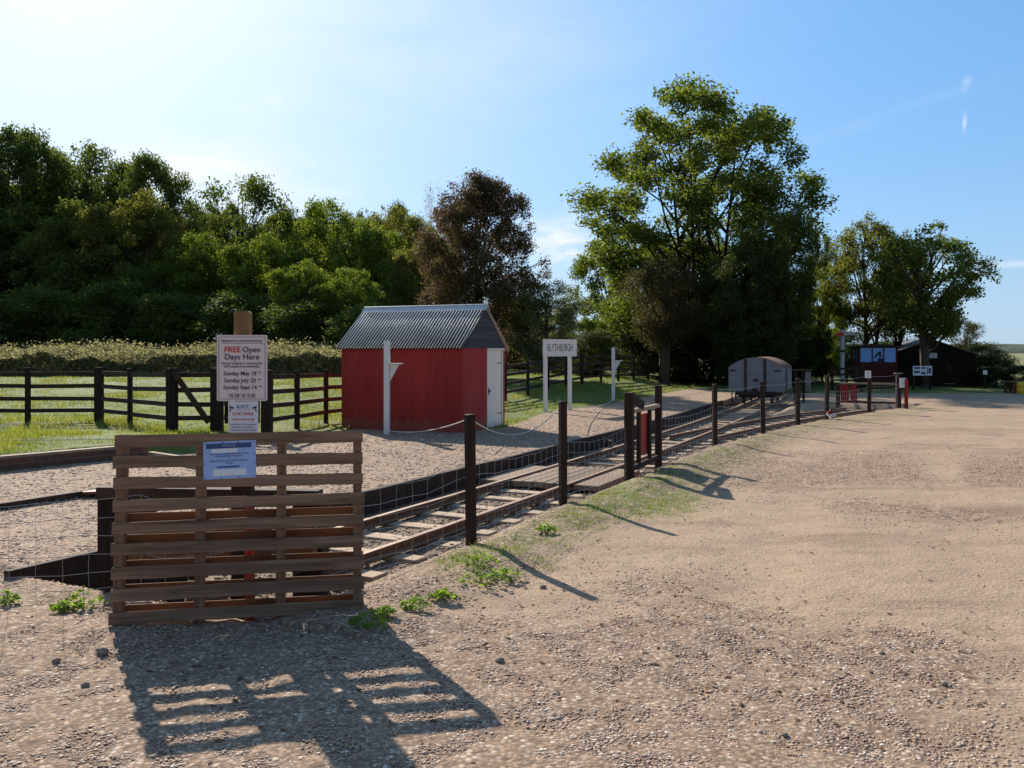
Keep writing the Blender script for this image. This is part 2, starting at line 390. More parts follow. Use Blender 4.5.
def cloud(px, py, sx, sy, tilt, amt, nscale, col=(9,9,9.3), th=0.35):
    """a wisp of cloud at a fixed heading and height in the sky dome"""
    global cur
    d = dirv(px, py).normalized()
    right = Vector((0,0,1)).cross(d).normalized()*-1; up = right.cross(d)
    up = up if up.z > 0 else -up
    c, s = math.cos(R(tilt)), math.sin(R(tilt))
    a = (right*c + up*s)*(1/sx); b = (up*c - right*s)*(1/sy)
    def dot(vec):
        n1 = wn('ShaderNodeVectorMath', operation='DOT_PRODUCT'); wt.links.new(tc.outputs['Generated'], n1.inputs[0]); n1.inputs[1].default_value = vec
        return n1.outputs['Value']
    def mt(op, x, y=0.0, clamp=False):
        m = wn('ShaderNodeMath', operation=op); m.use_clamp = clamp
        for sck, v in ((m.inputs[0], x), (m.inputs[1], y)):
            if isinstance(v, (int, float)): sck.default_value = v
            else: wt.links.new(v, sck)
        return m.outputs[0]
    # offsets measured from the heading d
    A = mt('SUBTRACT', dot(a), a.dot(d)); B = mt('SUBTRACT', dot(b), b.dot(d)); 
    r2 = mt('ADD', mt('MULTIPLY', A, A), mt('MULTIPLY', B, B))
    g = mt('EXPONENT', mt('MULTIPLY', r2, -1.0))
    front = mt('GREATER_THAN', dot(d), 0.0)
    mp = wn('ShaderNodeMapping'); mp.inputs['Scale'].default_value = (1, 1, 3.0); wt.links.new(tc.outputs['Generated'], mp.inputs[0])
    no = wn('ShaderNodeTexNoise'); no.inputs['Scale'].default_value = nscale; no.inputs['Detail'].default_value = 7; no.inputs['Roughness'].default_value = 0.6
    no.inputs['Distortion'].default_value = 0.7
    wt.links.new(mp.outputs[0], no.inputs['Vector'])
    f = mt('MULTIPLY', mt('MULTIPLY', mt('SUBTRACT', no.outputs[0], th), 3.2, True), mt('MULTIPLY', g, front))
    f = mt('MULTIPLY', f, amt, True)
    mx = wn('ShaderNodeMix', data_type='RGBA'); wt.links.new(f, mx.inputs[0]); wt.links.new(cur, mx.inputs[6]); mx.inputs[7].default_value = (*col, 1)
    cur = mx.outputs[2]
def smath(op, x, y=0.0):
    m = wn('ShaderNodeMath', operation=op)
    for sck, v in ((m.inputs[0], x), (m.inputs[1], y)):
        if isinstance(v, (int, float)): sck.default_value = v
        else: wt.links.new(v, sck)
    return m.outputs[0]
def smix(f, a, b):
    mx = wn('ShaderNodeMix', data_type='RGBA')
    if isinstance(f, float): mx.inputs[0].default_value = f
    else: wt.links.new(f, mx.inputs[0])
    wt.links.new(a, mx.inputs[6]); mx.inputs[7].default_value = (*b, 1); return mx.outputs[2]
nd_ = wn('ShaderNodeVectorMath', operation='DOT_PRODUCT'); wt.links.new(tc.outputs['Generated'], nd_.inputs[0]); nd_.inputs[1].default_value = (-0.1, 0.98, 0.15)
fwd = smath('MULTIPLY', smath('ADD', smath('MULTIPLY', nd_.outputs['Value'], 0.5), 0.5), 0.52)
cur = smix(fwd, cur, (1.8, 5.5, 11.0))
rear = smath('MULTIPLY', smath('SUBTRACT', 0.5, smath('MULTIPLY', nd_.outputs['Value'], 0.5)), 0.6)
cur = smix(rear, cur, (1.3, 1.6, 2.1))
sd_ = wn('ShaderNodeVectorMath', operation='DOT_PRODUCT'); wt.links.new(tc.outputs['Generated'], sd_.inputs[0]); sd_.inputs[1].default_value = sv
glow = smath('MULTIPLY', smath('POWER', smath('MAXIMUM', sd_.outputs['Value'], 0.0), 9.0), 0.40)
cur = smix(glow, cur, (12.5, 12.0, 10.8))
sxyz = wn('ShaderNodeSeparateXYZ'); wt.links.new(tc.outputs['Generated'], sxyz.inputs[0])
lowf = smath('MULTIPLY', smath('EXPONENT', smath('MULTIPLY', smath('ABSOLUTE', sxyz.outputs[2]), -9.0)), 0.75)
cur = smix(lowf, cur, (4.6, 6.0, 7.2))
cloud(205, 178, 0.11, 0.040, 0, 1.0, 9)
cloud(262, 104, 0.025, 0.012, 15, 0.8, 22)
cloud(300, 205, 0.07, 0.02, 0, 0.7, 14)
cloud(560, 245, 0.06, 0.028, 0, 0.85, 14)
cloud(420, 20, 0.25, 0.10, 0, 0.22, 5)
cloud(1015, 264, 0.07, 0.003, 1, 0.4, 6, th=0.2)
cloud(900, 112, 0.09, 0.008, 14, 0.10, 9)
cloud(966, 83, 0.0035, 0.006, -25, 0.30, 60, th=0.3)
cloud(964.5, 123, 0.0016, 0.008, -4, 0.42, 60, th=0.2)
wt.links.new(cur, bg.inputs[0]); wt.links.new(bg.outputs[0], wo.inputs[0])
vs = scene.view_settings
vs.view_transform = 'Standard'; vs.look = 'None'; vs.exposure = 0.63; vs.gamma = 1.0; vs.use_curve_mapping = False

# ------------------------------------------------------------------ terrain
def xa(y):  # centre line of the main track
    return -1.6 + 0.4907*(y-7.48) - 0.00249*(y-7.48)*(y-13.39)
def xb(y):  # centre line of the diverging siding
    y = np.asarray(y, dtype=float)
    tt = np.clip((y-13.2)/10.67, 0, 1.35)
    return xa(y) + 2.22*tt**2.0 * (1.0 + 0*tt)
def slope(fn, y): return (fn(y+0.05) - fn(y-0.05))/0.1
LAWN = [(-60,-4),(-14,4),(-6.55,11.2),(-5.25,12.85),(-3.95,16.2),(-3.2,18.0),(-2.2,18.9),(-0.25,18.3),(0.85,22.6),(3.15,27.5),(7.3,37),(9.4,42),(13,38.5),(26,36),(60,34),(60,75),(20,110),(-120,110),(-120,-4)]
def inpoly(x, y, poly):
    r = np.zeros(np.shape(x), dtype=bool); n = len(poly)
    for i in range(n):
        x1, y1 = poly[i]; x2, y2 = poly[(i+1) % n]
        if y1 == y2: continue
        c = ((y1 > y) != (y2 > y)) & (x < (x2-x1)*(y-y1)/(y2-y1) + x1)
        r ^= c
    return r
def polydist(x, y, poly):
    d = np.full(np.shape(x), 1e9)
    for i in range(len(poly)):
        (x1, y1), (x2, y2) = poly[i], poly[(i+1) % len(poly)]
        dx, dy = x2-x1, y2-y1
        tt = np.clip(((x-x1)*dx + (y-y1)*dy)/(dx*dx+dy*dy), 0, 1)
        d = np.minimum(d, np.hypot(x-x1-tt*dx, y-y1-tt*dy))
    return d
def zones(x, y):
    x = np.asarray(x, dtype=float); y = np.asarray(y, dtype=float)
    ca = 1/np.sqrt(1 + slope(xa, y)**2)
    da = (xa(y) - x)*ca                      # + to the left of the main track
    sb = slope(xb, y); db = (xb(y) - x)/np.sqrt(1 + sb*sb)
    f = (x+3.54)*0.47 + (y-6.39)*0.88        # ahead of the trench's end wall
    yy = sst(42, 36, y)
    rightdist = -0.80 - da                   # >0 : right of the bed
    bdist = np.where((y > 13.2) & (y < 27.5), np.abs(db)-0.80, 9)
    rd = np.minimum(np.maximum(rightdist, 0), np.maximum(bdist, 0))
    inl = polydist(x, y, LAWN); inside = inpoly(x, y, LAWN)
    sd = np.where(inside, inl, -inl)
    return da, db, f, yy, rd, sd
WALLD = 0.97
def walld(y): return WALLD + 0.27*sst(8.6, 7.4, y)
def height(x, y, zn=None):
    x = np.asarray(x, dtype=float); y = np.asarray(y, dtype=float)
    da, db, f, yy, rd, sd = zn if zn is not None else zones(x, y)
    plat = (da > walld(y))
    left = np.where(plat, 1.0, 0.0)
    bed = -0.17*(1 - sst(0, 0.42, rd))
    berm = 0.05*np.exp(-((rd-0.75)/0.35)**2)*sst(22, 14, y)*(f > -0.5)
    h = np.where(plat, 0.04, (bed + berm)*yy)
    h = np.where(((f < 0.85) & (da > -0.15) | (da > 0.52) & (f < 2.6)) & ~plat, -0.7, h)
    h = np.where(f < 0, 0.0, h)
    h = np.where((y < 4.6), 0.0, h)
    # lawn a step higher behind the brick edging, rising to the hedge
    near = 0.24*sst(17.0, 13.5, y) + 0.09*sst(13.5, 17.0, y)
    rise = 0.45*sst(20, 38, y)*sst(6, -2, x - 0.12*y)
    lw = near*sst(0.0, 0.15, sd)*(x < -3.0)*sst(-0.5, -2.5, x+2.6) + rise*sst(0, 3, sd)
    h = h + np.where(sd > 0, lw, 0.0)
    # gravel step on the loading bank at the left
    s2 = (x+5.06)*(-0.87) + (y-8.76)*0.49
    h = h + np.where((s2 > 0) & (f > 0) & plat & (sd <= 0.0), 0.05*sst(-3.6, -4.3, x+0.25*(y-9)) , 0.0)
    far = sst(45, 120, y)*sst(2, 14, x - 0.25*y)
    h = h - 1.2*far*0 
    return h
def ruts(x, y):
    r = np.zeros(np.shape(x))
    for c in (1.15, 2.65, 3.9, 5.5):
        xc = c + 0.30*(y-4) + 0.010*(y-4)**2 + 0.15*np.sin(y*0.5 + c)
        r = np.maximum(r, np.exp(-((x-xc)/(0.20+0.012*y))**2)*(0.55 + 0.45*np.sin(y*0.7 + 2*c)))
    return r*sst(3, 4.5, y)*sst(26, 14, y)
def hz(x, y): return float(height(np.array([x]), np.array([y]))[0])

ang = np.concatenate([np.linspace(-180, -44, 46, endpoint=False), np.linspace(-44, 44, 640, endpoint=False), np.linspace(44, 180, 46, endpoint=False)])
rad = np.concatenate([[0.5, 1.2, 2.0], 2.6*1.0062**np.arange(0, 525), np.geomspace(70, 6000, 26)])
A, RR = np.meshgrid(np.radians(ang), rad, indexing='ij')
gx = RR*np.sin(A); gy = RR*np.cos(A)
zn = zones(gx, gy); gz = height(gx, gy, zn)
da, db, f_, yy, rd, sd = zn
nearm = sst(60, 30, RR)
bedm = ((da < 0.97) & (f_ > 0) & (rd < 0.15)).astype(float)*yy
bank = (f_ > -0.9)*(da < 0)*sst(1.7, 0.5, rd)*sst(26, 15, gy)
gravm = np.clip((fbm(gx*0.35+3, gy*0.5+9) - 0.41)*5, 0, 1)
gravm = np.maximum(gravm*sst(20, 8, gy - 0.2*gx)*(1-0.85*ruts(gx, gy)), sst(-0.2, -2.0, gx + 0.1*gy)*sst(9, 5, gy))
gz = gz - 0.014*ruts(gx, gy)*nearm + nearm*((fbm(gx*1.3, gy*1.3)-0.5)*0.035 + (fbm(gx*9, gy*9, 3)-0.5)*(0.006 + 0.016*bank + 0.012*gravm)) * np.where(bedm > 0.5, 0.5, 1)
gz = gz + nearm*bank*(fbm(gx*3.1+4, gy*3.1, 3)-0.5)*0.05
NA, NR = gx.shape
verts = np.stack([gx.ravel(), gy.ravel(), gz.ravel()], 1)
ii, jj = np.meshgrid(np.arange(NA), np.arange(NR-1), indexing='ij')
i2 = (ii+1) % NA
faces = np.stack([(ii*NR+jj).ravel(), (ii*NR+jj+1).ravel(), (i2*NR+jj+1).ravel(), (i2*NR+jj).ravel()], 1)
verts = np.vstack([verts, [[0, 0, 0]]])
me = np_mesh('ground', verts, faces, M['ground'], True)
grassm = sst(-0.25, 0.25, sd)
fieldm = sst(50, 90, gy)*sst(0, 10, gx-0.3*gy)
strip = sst(33.5, 35.5, gy)*(gx > 8)
platm = ((da > walld(gy)) & (f_ > -0.5)).astype(float)
weedm = np.clip(bank*sst(5.9, 6.8, gy)*sst(0.25, 0.7, rd)*0.75 + sst(1.5, 0.3, np.hypot((gx-1.4)/0.75, (gy-9.7)/1.15))*0.9 + 0.3*sst(1.0, 0.2, np.abs(rd-1.0))*sst(16, 22, gy)*(gy < 30), 0, 1)*(da < -0.9)
def setcol(nm, r, g, b):
    at = me.color_attributes.new(nm, 'FLOAT_COLOR', 'POINT')
    arr = np.ones((len(verts), 4), dtype=np.float32)
    for k, a in enumerate((r, g, b)): arr[:-1, k] = a.ravel()
    at.data.foreach_set('color', arr.ravel())
setcol('zone', np.maximum(grassm, strip), platm, bedm)
setcol('zone_b', np.clip(gravm + 0.75*bank, 0, 1), fieldm, weedm)
go = link('ground', me); tag(go, kind='structure')

# far ridge of hills
hv = []; hf = []
N = 90
for i in range(N+1):
    a = R(-10 + 75*i/N); hgt = 9 + 5*float(fbm(np.array([i*0.23]), np.array([2.0]))[0]) + 2.2*float(vnoise(np.array([i*2.3]), np.array([7.0]))[0])
    for r_, z_ in ((1180, -1), (1200, hgt*0.55), (1260, hgt), (1700, hgt*0.9), (1900, -2)):
        hv.append((r_*math.sin(a), r_*math.cos(a), z_))
for i in range(N):
    for k in range(4): hf.append((i*5+k, (i+1)*5+k, (i+1)*5+k+1, i*5+k+1))
m_ = m_plain('far_woodland', (0.055,0.075,0.05), 0.95, 0.3, 0.05, 0, 0)
hm = MB(); hm.add(hv, hf)
tag(hm.build('hills', m_, smooth=True), kind='structure')

# ------------------------------------------------------------------ gravel and grass as stuff
def ico():
    t_ = (1+5**0.5)/2
    v = np.array([(-1,t_,0),(1,t_,0),(-1,-t_,0),(1,-t_,0),(0,-1,t_),(0,1,t_),(0,-1,-t_),(0,1,-t_),(t_,0,-1),(t_,0,1),(-t_,0,-1),(-t_,0,1)], float)
    v /= np.linalg.norm(v[0])
    f = np.array([(0,11,5),(0,5,1),(0,1,7),(0,7,10),(0,10,11),(1,5,9),(5,11,4),(11,10,2),(10,7,6),(7,1,8),(3,9,4),(3,4,2),(3,2,6),(3,6,8),(3,8,9),(4,9,5),(2,4,11),(6,2,10),(8,6,7),(9,8,1)])
    return v, f
IV, IF = ico()
rs = np.random.RandomState(11)
def ground_z(x, y):
    zn = zones(x, y); h = height(x, y, zn)
    da, db, f_, yy, rd, sd = zn
    bank = (f_ > -0.9)*(da < 0)*sst(1.7, 0.5, rd)*sst(26, 15, y)
    grv = np.clip((fbm(x*0.35+3, y*0.5+9) - 0.41)*5, 0, 1)
    grv = np.maximum(grv*sst(20, 8, y - 0.2*x)*(1-0.85*ruts(x, y)), sst(-0.2, -2.0, x + 0.1*y)*sst(9, 5, y))
    h = h - 0.014*ruts(x, y) + (fbm(x*1.3, y*1.3)-0.5)*0.035*np.where((da < 0.97) & (f_ > 0) & (rd < 0.15), 0.5, 1) + bank*(fbm(x*3.1+4, y*3.1, 3)-0.5)*0.05
    return h, da, rd, sd, f_, bank, grv
def stones(n, rmin, rmax, smin, smax, pick, name, label=None, mat='pebble', flat=(0.22, 0.42)):
    a = np.radians(rs.uniform(-36, 36, n)); r = np.exp(rs.uniform(math.log(rmin), math.log(rmax), n))
    x = r*np.sin(a); y = r*np.cos(a)
    h, da, rd, sd, f_, bank, grv = ground_z(x, y)
    p = pick(x, y, da, rd, sd, f_, bank, grv)
    k = rs.rand(n) < p
    x, y, h, r = x[k], y[k], h[k], r[k]; m = len(x)
    s = smin*(smax/smin)**(rs.rand(m)**3.2) * np.clip(r/7, 1, 2.2)**0.6
    V = IV[None]*(1 + rs.uniform(-0.22, 0.22, (m, 12))[..., None])
    V = V*np.stack([s, s*rs.uniform(0.6, 0.95, m), s*rs.uniform(*flat, m)], 1)[:, None]
    th = rs.uniform(0, 2*np.pi, m); c, s_ = np.cos(th), np.sin(th)
    Vx = V[..., 0]*c[:, None] - V[..., 1]*s_[:, None]; Vy = V[..., 0]*s_[:, None] + V[..., 1]*c[:, None]
    V = np.stack([Vx + x[:, None], Vy + y[:, None], V[..., 2] + (h + 0.03*s)[:, None]], 2)
    Fc = (IF[None] + 12*np.arange(m)[:, None, None]).reshape(-1, 3)
    o = link(name, np_mesh(name, V.reshape(-1, 3), Fc, M[mat], True))
    tag(o, label, None, None, 'stuff'); print(name, m)
    return o
def pick_car(x, y, da, rd, sd, f_, bank, grv):
    car = (f_ < 0) | ((da < 0) & (rd > 0.2))
    tr = np.clip(0.06 + grv*1.0 + bank*0.7, 0, 1)*np.clip(fbm(x*2.2, y*2.2)*2.2-0.35, 0.05, 1)
    return np.where(car & (sd < 0), tr, 0)
def pick_plat(x, y, da, rd, sd, f_, bank, grv):
    return np.where((da > 1.0) & (f_ > 0.1) & (sd < -0.1), 0.9, 0)*((y < 30))
def pick_bed(x, y, da, rd, sd, f_, bank, grv):
    return np.where((da < 0.95) & (f_ > 0.05) & (rd <= 0.02) & (y < 26), 0.95, 0)
stones(680000, 2.9, 22, 0.0028, 0.013, pick_car, 'car_park_gravel', None, 'pebble', (0.18, 0.36))
stones(90000, 6.0, 26, 0.009, 0.022, pick_plat, 'platform_gravel')
stones(60000, 5.8, 24, 0.010, 0.026, pick_bed, 'track_ballast', None, 'ballast', (0.4, 0.7))

def blades(n, rmin, rmax, pick, h0, h1, wd, name, mat, amin=-38, amax=38, label=None):
    a = np.radians(rs.uniform(amin, amax, n)); r = np.exp(rs.uniform(math.log(rmin), math.log(rmax), n))
    x = r*np.sin(a); y = r*np.cos(a)
    h, da, rd, sd, f_, bank, grv = ground_z(x, y)
    k = rs.rand(n) < pick(x, y, da, rd, sd, f_, bank, grv)
    x, y, h, r = x[k], y[k], h[k], r[k]; m = len(x)
    th = rs.uniform(0, 2*np.pi, m); L = rs.uniform(h0, h1, m)*(0.55 + 0.9*fbm(x*1.7, y*1.7)); W = wd*np.clip(r/12, 1, 3)
    lx = rs.normal(0, 0.45, m)*L; ly = rs.normal(0, 0.45, m)*L
    P0 = np.stack([x - W*np.cos(th), y - W*np.sin(th), h-0.005], 1); P1 = np.stack([x + W*np.cos(th), y + W*np.sin(th), h-0.005], 1)
    P2 = np.stack([x+lx, y+ly, h+L], 1)
    V = np.stack([P0, P1, P2], 1).reshape(-1, 3); Fc = np.arange(3*m).reshape(-1, 3)
    o = link(name, np_mesh(name, V, Fc, mat)); tag(o, label, None, None, 'stuff'); print(name, m)
def pick_lawn(x, y, da, rd, sd, f_, bank, grv):
    return np.where((sd > -0.1) & (x < 12), np.clip(0.30 + 4.0*(fbm(x*0.9, y*0.6)-0.45), 0.04, 1), 0)
def seg_d(x, y, pts):
    d = np.full(np.shape(x), 1e9)
    for (x1, y1), (x2, y2) in zip(pts[:-1], pts[1:]):
        dx, dy = x2-x1, y2-y1; tt = np.clip(((x-x1)*dx + (y-y1)*dy)/(dx*dx+dy*dy), 0, 1); d = np.minimum(d, np.hypot(x-x1-tt*dx, y-y1-tt*dy))
    return d
FLINE = [(X(-60, 18.7), 18.7), (X(33, 18.7), 18.5), (X(99, 18.6), 18.6), (X(172, 15.9), 15.9), (X(267, 16.0), 16.0), (X(326, 18.9), 18.9), (-3.4, 20.6), (-0.9, 24.6), (2.6, 33), (6.2, 40.5)]
HUTL = [(-3.6, 18.15), (-0.98, 16.98), (-0.1, 18.85)]
def pick_tuft(x, y, da, rd, sd, f_, bank, grv):
    nf = np.exp(-(seg_d(x, y, FLINE)/0.22)**2)*np.clip((fbm(x*1.5, y*1.5)-0.38)*5, 0, 1) + 0.5*np.exp(-((seg_d(x, y, HUTL)-0.12)/0.10)**2)*np.clip((fbm(x*2.5, y*2.5)-0.42)*6, 0, 1)
    cl = np.clip((fbm(x*1.1+30, y*0.9+4)-0.60)*8, 0, 1)*(sd > 0.2)
    return np.where((sd > -0.5) & (x < 10), np.clip(nf + 0.8*cl, 0, 1), 0)
def pick_turf(x, y, da, rd, sd, f_, bank, grv):
    d1 = np.hypot((x-1.4)/0.75, (y-9.7)/1.15)
    m1 = sst(1.2, 0.3, d1)*0.6
    m2 = bank*sst(0.3, 0.8, rd)*0.5*sst(5.9, 6.8, y)
    return np.where((da < -1.2) & (f_ > -0.7), np.maximum(m1, m2)*(np.clip((fbm(x*3, y*3)-0.45)*6, 0, 1)), 0)
blades(300000, 10.5, 48, pick_lawn, 0.018, 0.05, 0.005, 'lawn_grass', M['blade'], -38, 14)
M['drygrass'] = m_leaf('dry_grass_blades', [(0, (0.14,0.16,0.04)), (0.5, (0.22,0.23,0.07)), (1, (0.42,0.35,0.18))], 0.5)
blades(260000, 11, 42, pick_tuft, 0.05, 0.17, 0.004, 'rough_grass_tufts', M['drygrass'], -38, 14)
blades(170000, 5, 16, pick_turf, 0.010, 0.05, 0.003, 'bank_grass', M['blade'], -5, 25)

n_ = 2600; a = np.radians(rs.uniform(-34, 34, n_)); r = np.exp(rs.uniform(math.log(3), math.log(24), n_)); x = r*np.sin(a); y = r*np.cos(a)
h, da, rd, sd, f_, bank, grv = ground_z(x, y); k = (sd < 0) & ((da < -0.9) | (da > 1.3) | (f_ < -0.1)) & (rs.rand(n_) < 0.15 + 1.3*np.clip(fbm(x*0.7, y*0.7)-0.4, 0, 1)*2); x, y, h = x[k], y[k], h[k]; m = len(x)
th = rs.uniform(0, 6.28, m); L_ = rs.uniform(0.012, 0.026, m); c, s_ = np.cos(th)*L_, np.sin(th)*L_; z_ = rs.uniform(0.002, 0.012, (m, 4))
V = np.stack([np.stack([x-c, y-s_, h+z_[:, 0]], 1), np.stack([x-0.5*s_, y+0.5*c, h+z_[:, 1]], 1), np.stack([x+c, y+s_, h+z_[:, 2]], 1), np.stack([x+0.5*s_, y-0.5*c, h+z_[:, 3]], 1)], 1).reshape(-1, 3)
mdl = m_leaf('fallen_leaves', [(0, (0.06,0.035,0.02)), (0.6, (0.14,0.075,0.035)), (1, (0.30,0.20,0.09))], 0.2)
tag(link('fallen_leaves', np_mesh('fallen_leaves', V, np.arange(4*m).reshape(-1, 4), mdl)), kind='stuff')
# ------------------------------------------------------------------ tracks
def place(fn, y, d=0.0):
    s_ = float(slope(fn, y)); L_ = math.hypot(1, s_)
    return Vector((float(fn(y)) - d*1/L_, y + d*s_/L_, 0)), math.atan(s_)
def make_track(y0, y1, fn, label, group, ysl0=None):
    tr = empty('railway_track', (*place(fn, y0)[0][:2], -0.17), 0, label, 'railway track', group)
    base = Vector(tr.location)
    n = int((y1-y0)/0.5)
    ys = [y0 + (y1-y0)*i/n for i in range(n+1)]
    for sd_ in (0.43, -0.43):
        mb = MB()
        prof = [(-0.045,-0.14),(0.045,-0.14),(0.045,-0.128),(0.010,-0.118),(0.010,-0.082),(0.027,-0.074),(0.027,-0.05),(-0.027,-0.05),(-0.027,-0.074),(-0.010,-0.082),(-0.010,-0.118),(-0.045,-0.128)]
        vs_, fs_ = [], []
        for y in ys:
            p, th = place(fn, y, sd_)
            for u, z in prof: vs_.append((p.x + u*math.cos(th) - base.x, p.y - u*math.sin(th) - base.y, z - base.z))
        k = len(prof)
        for i in range(len(ys)-1):
            for j in range(k): fs_.append((i*k+j, i*k+(j+1) % k, (i+1)*k+(j+1) % k, (i+1)*k+j))
        mb.add(vs_, fs_); mb.build('rail', M['rail'], tr)
    y = ysl0 or y0 + 0.35
    proto = None
    while y < y1:
        p, th = place(fn, y)
        if proto is None:
            mb = MB(); mb.box(-0.74, 0.74, -0.105, 0.105, -0.06, 0.03)
            o = mb.build('sleeper', M['sleeper'], tr, bevel=0.008); proto = o
        else:
            o = proto.copy(); COL.objects.link(o); o.parent = tr
        o.location = (p.x-base.x, p.y-base.y, rnd.uniform(-0.012, 0.0)); o.rotation_euler = (0, 0, -th + rnd.uniform(-0.03, 0.03)); o.scale = (rnd.uniform(0.93, 1.04), rnd.uniform(0.85, 1.05), 1)
        y += 0.62*math.cos(th)*rnd.uniform(0.94, 1.06)
    return tr
make_track(6.95, 40.0, xa, 'long rusty narrow gauge track running from behind the pallet to the grey wagon', 'narrow gauge tracks')
def xb2(y): return xb(y)
make_track(17.4, 26.2, xb2, 'rusty siding branching right of the grey wagon towards the far red boards', 'narrow gauge tracks')
# timber edging of the platform
mb = MB()
ys = np.arange(8.1, 27.6, 0.6)
base = Vector((*place(xa, 8.1, WALLD+0.02)[0][:2], 0))
pw = empty('platform_edging', (base.x, base.y, -0.17), 0, 'long low black timber edging holding back the platform gravel beside the track', 'edging')
prev = None
for i in range(len(ys)-1):
    if i % 4 == 0:
        if prev: prev.build('edging_board', M['tar'], pw, bevel=0.006)
        prev = MB()
    a, _ = place(xa, ys[i], WALLD); b, _ = place(xa, ys[i+1], WALLD)
    zt = 0.05 + 0.004*math.sin(i*1.7)
    prev.beam((a.x-base.x, a.y-base.y, 0.10 + zt/2), (b.x-base.x, b.y-base.y, 0.10 + zt/2), 0.075, 0.27)
prev.build('edging_board', M['tar'], pw, bevel=0.006)
# timber crossing between the rails
cr = empty('timber_crossing', (0, 0, 0), 0, 'weathered plank crossing deck laid flush between the near rails', 'track crossing')
p, th = place(xa, 12.1); cr.location = (p.x, p.y, -0.14); cr.rotation_euler = (0, 0, -th)
mb = MB()
for k in range(5): mb.box(-0.36+k*0.146, -0.36+k*0.146+0.138, -0.85+0.02*(k % 3), 0.85-0.03*(k % 2), 0.0, 0.075)
mb.build('deck_boards', M['deck'], cr, bevel=0.006)
mb = MB(); mb.box(0.5, 0.82, -0.8, 0.9, 0.0, 0.07); mb.build('edge_plank', M['deck'], cr, bevel=0.006)
mb = MB(); mb.box(-0.80, -0.5, -0.9, 0.7, 0.0, 0.07); mb.build('edge_plank', M['deck'], cr, bevel=0.006)
# point lever stand beside the edging
lv = empty('point_lever', (0, 0, 0), 0, 'small black iron point lever stand beside the track under the platform edge', 'point lever')
p, th = place(xa, 15.6, 0.66); lv.location = (p.x, p.y, -0.15); lv.rotation_euler = (0, 0, -th)
mb = MB(); mb.box(-0.09, 0.09, -0.35, 0.35, 0, 0.05); mb.build('base_plate', M['iron'], lv)
mb = MB(); mb.box(-0.05, 0.05, -0.12, 0.12, 0.05, 0.17); mb.build('housing', M['iron'], lv, bevel=0.01)
mb = MB(); mb.tube([(0,0,0.15),(0,-0.28,0.22),(0,-0.36,0.22)], 0.016); mb.tube([(0,-0.34,0.22),(0,-0.42,0.22)], 0.04, n=8); mb.build('lever', M['iron'], lv)

# buffer stop at the end of the track, behind the pallet
bs = empty('buffer_stop', (0, 0, 0), 0, 'black tarred timber buffer stop at the track end behind the pallet', 'buffer stop')
p, th = place(xa, 6.25); bs.location = (p.x, p.y, -0.17); bs.rotation_euler = (0, 0, -0.10)
def bsx(px, Y): return X(px, Y) - p.x
y_ = 0.2
mb = MB(); mb.box(bsx(88, 6.45), bsx(138, 6.45), y_, y_+0.2, -0.55, 0.70); mb.build('upright', M['tar_z'], bs, bevel=0.008)
mb = MB(); mb.box(bsx(292, 6.45), bsx(322, 6.45), y_, y_+0.2, -0.55, 0.70); mb.build('upright', M['tar_z'], bs, bevel=0.008)
mb = MB(); mb.box(bsx(96, 6.45), bsx(324, 6.45), y_-0.12, y_-0.003, 0.70, 0.79); mb.build('buffer_beam', M['tar'], bs, bevel=0.008)
for z0, z1 in ((0.42, 0.6), (0.22, 0.4)):
    mb = MB(); mb.box(bsx(128, 6.45), bsx(318, 6.45), y_-0.09, y_-0.004, z0, z1); mb.build('cross_board', M['rust_wood'], bs, bevel=0.008)
# low trench edging board left of the buffer stop and the step edging
def edge_board(a, b, z0, z1, name, label, mat='tar', th=0.06, cat='edging'):
    a = Vector((*a, 0)); b = Vector((*b, 0)); e = empty(name, (a.x, a.y, z0), 0)
    d = b - a; mb = MB(); mb.beam((0, 0, (z1-z0)/2), (d.x, d.y, (z1-z0)/2), th, z1-z0)
    o = mb.build(name, M[mat], None, bevel=0.006, loc=(a.x, a.y, z0)); bpy.data.objects.remove(e)
    return tag(o, label, cat)
pq0 = place(xa, 5.72, WALLD+0.25)[0]; pq1 = place(xa, 6.9, WALLD+0.23)[0]; pq2 = place(xa, 8.1, WALLD+0.02)[0]
edge_board((pq1.x, pq1.y+0.02), (pq2.x, pq2.y), -0.7, 0.05, 'trench_edging', 'black timber edging of the sunken pit hidden mostly behind the pallet')
edge_board((pq0.x, pq0.y), (pq1.x, pq1.y), -0.7, 0.05, 'trench_edging', 'short black timber edging at the left end of the sunken track pit')
edge_board((-5.9, 7.25), (-4.42, 9.93), -0.02, 0.105, 'step_edging', 'low dark timber step edging across the gravel left of the pallet')
pl_ = MB(); pl_.box(-0.19, 0.19, -0.1, 0.1, 0, 0.03)
po = pl_.build('loose_board', M['orange'], bevel=0.004, loc=(X(103, 9.6), 9.6, 0.075)); po.rotation_euler = (0, 0, 0.2)
tag(po, 'short reddish brown board lying on the gravel left of the pallet', 'board')

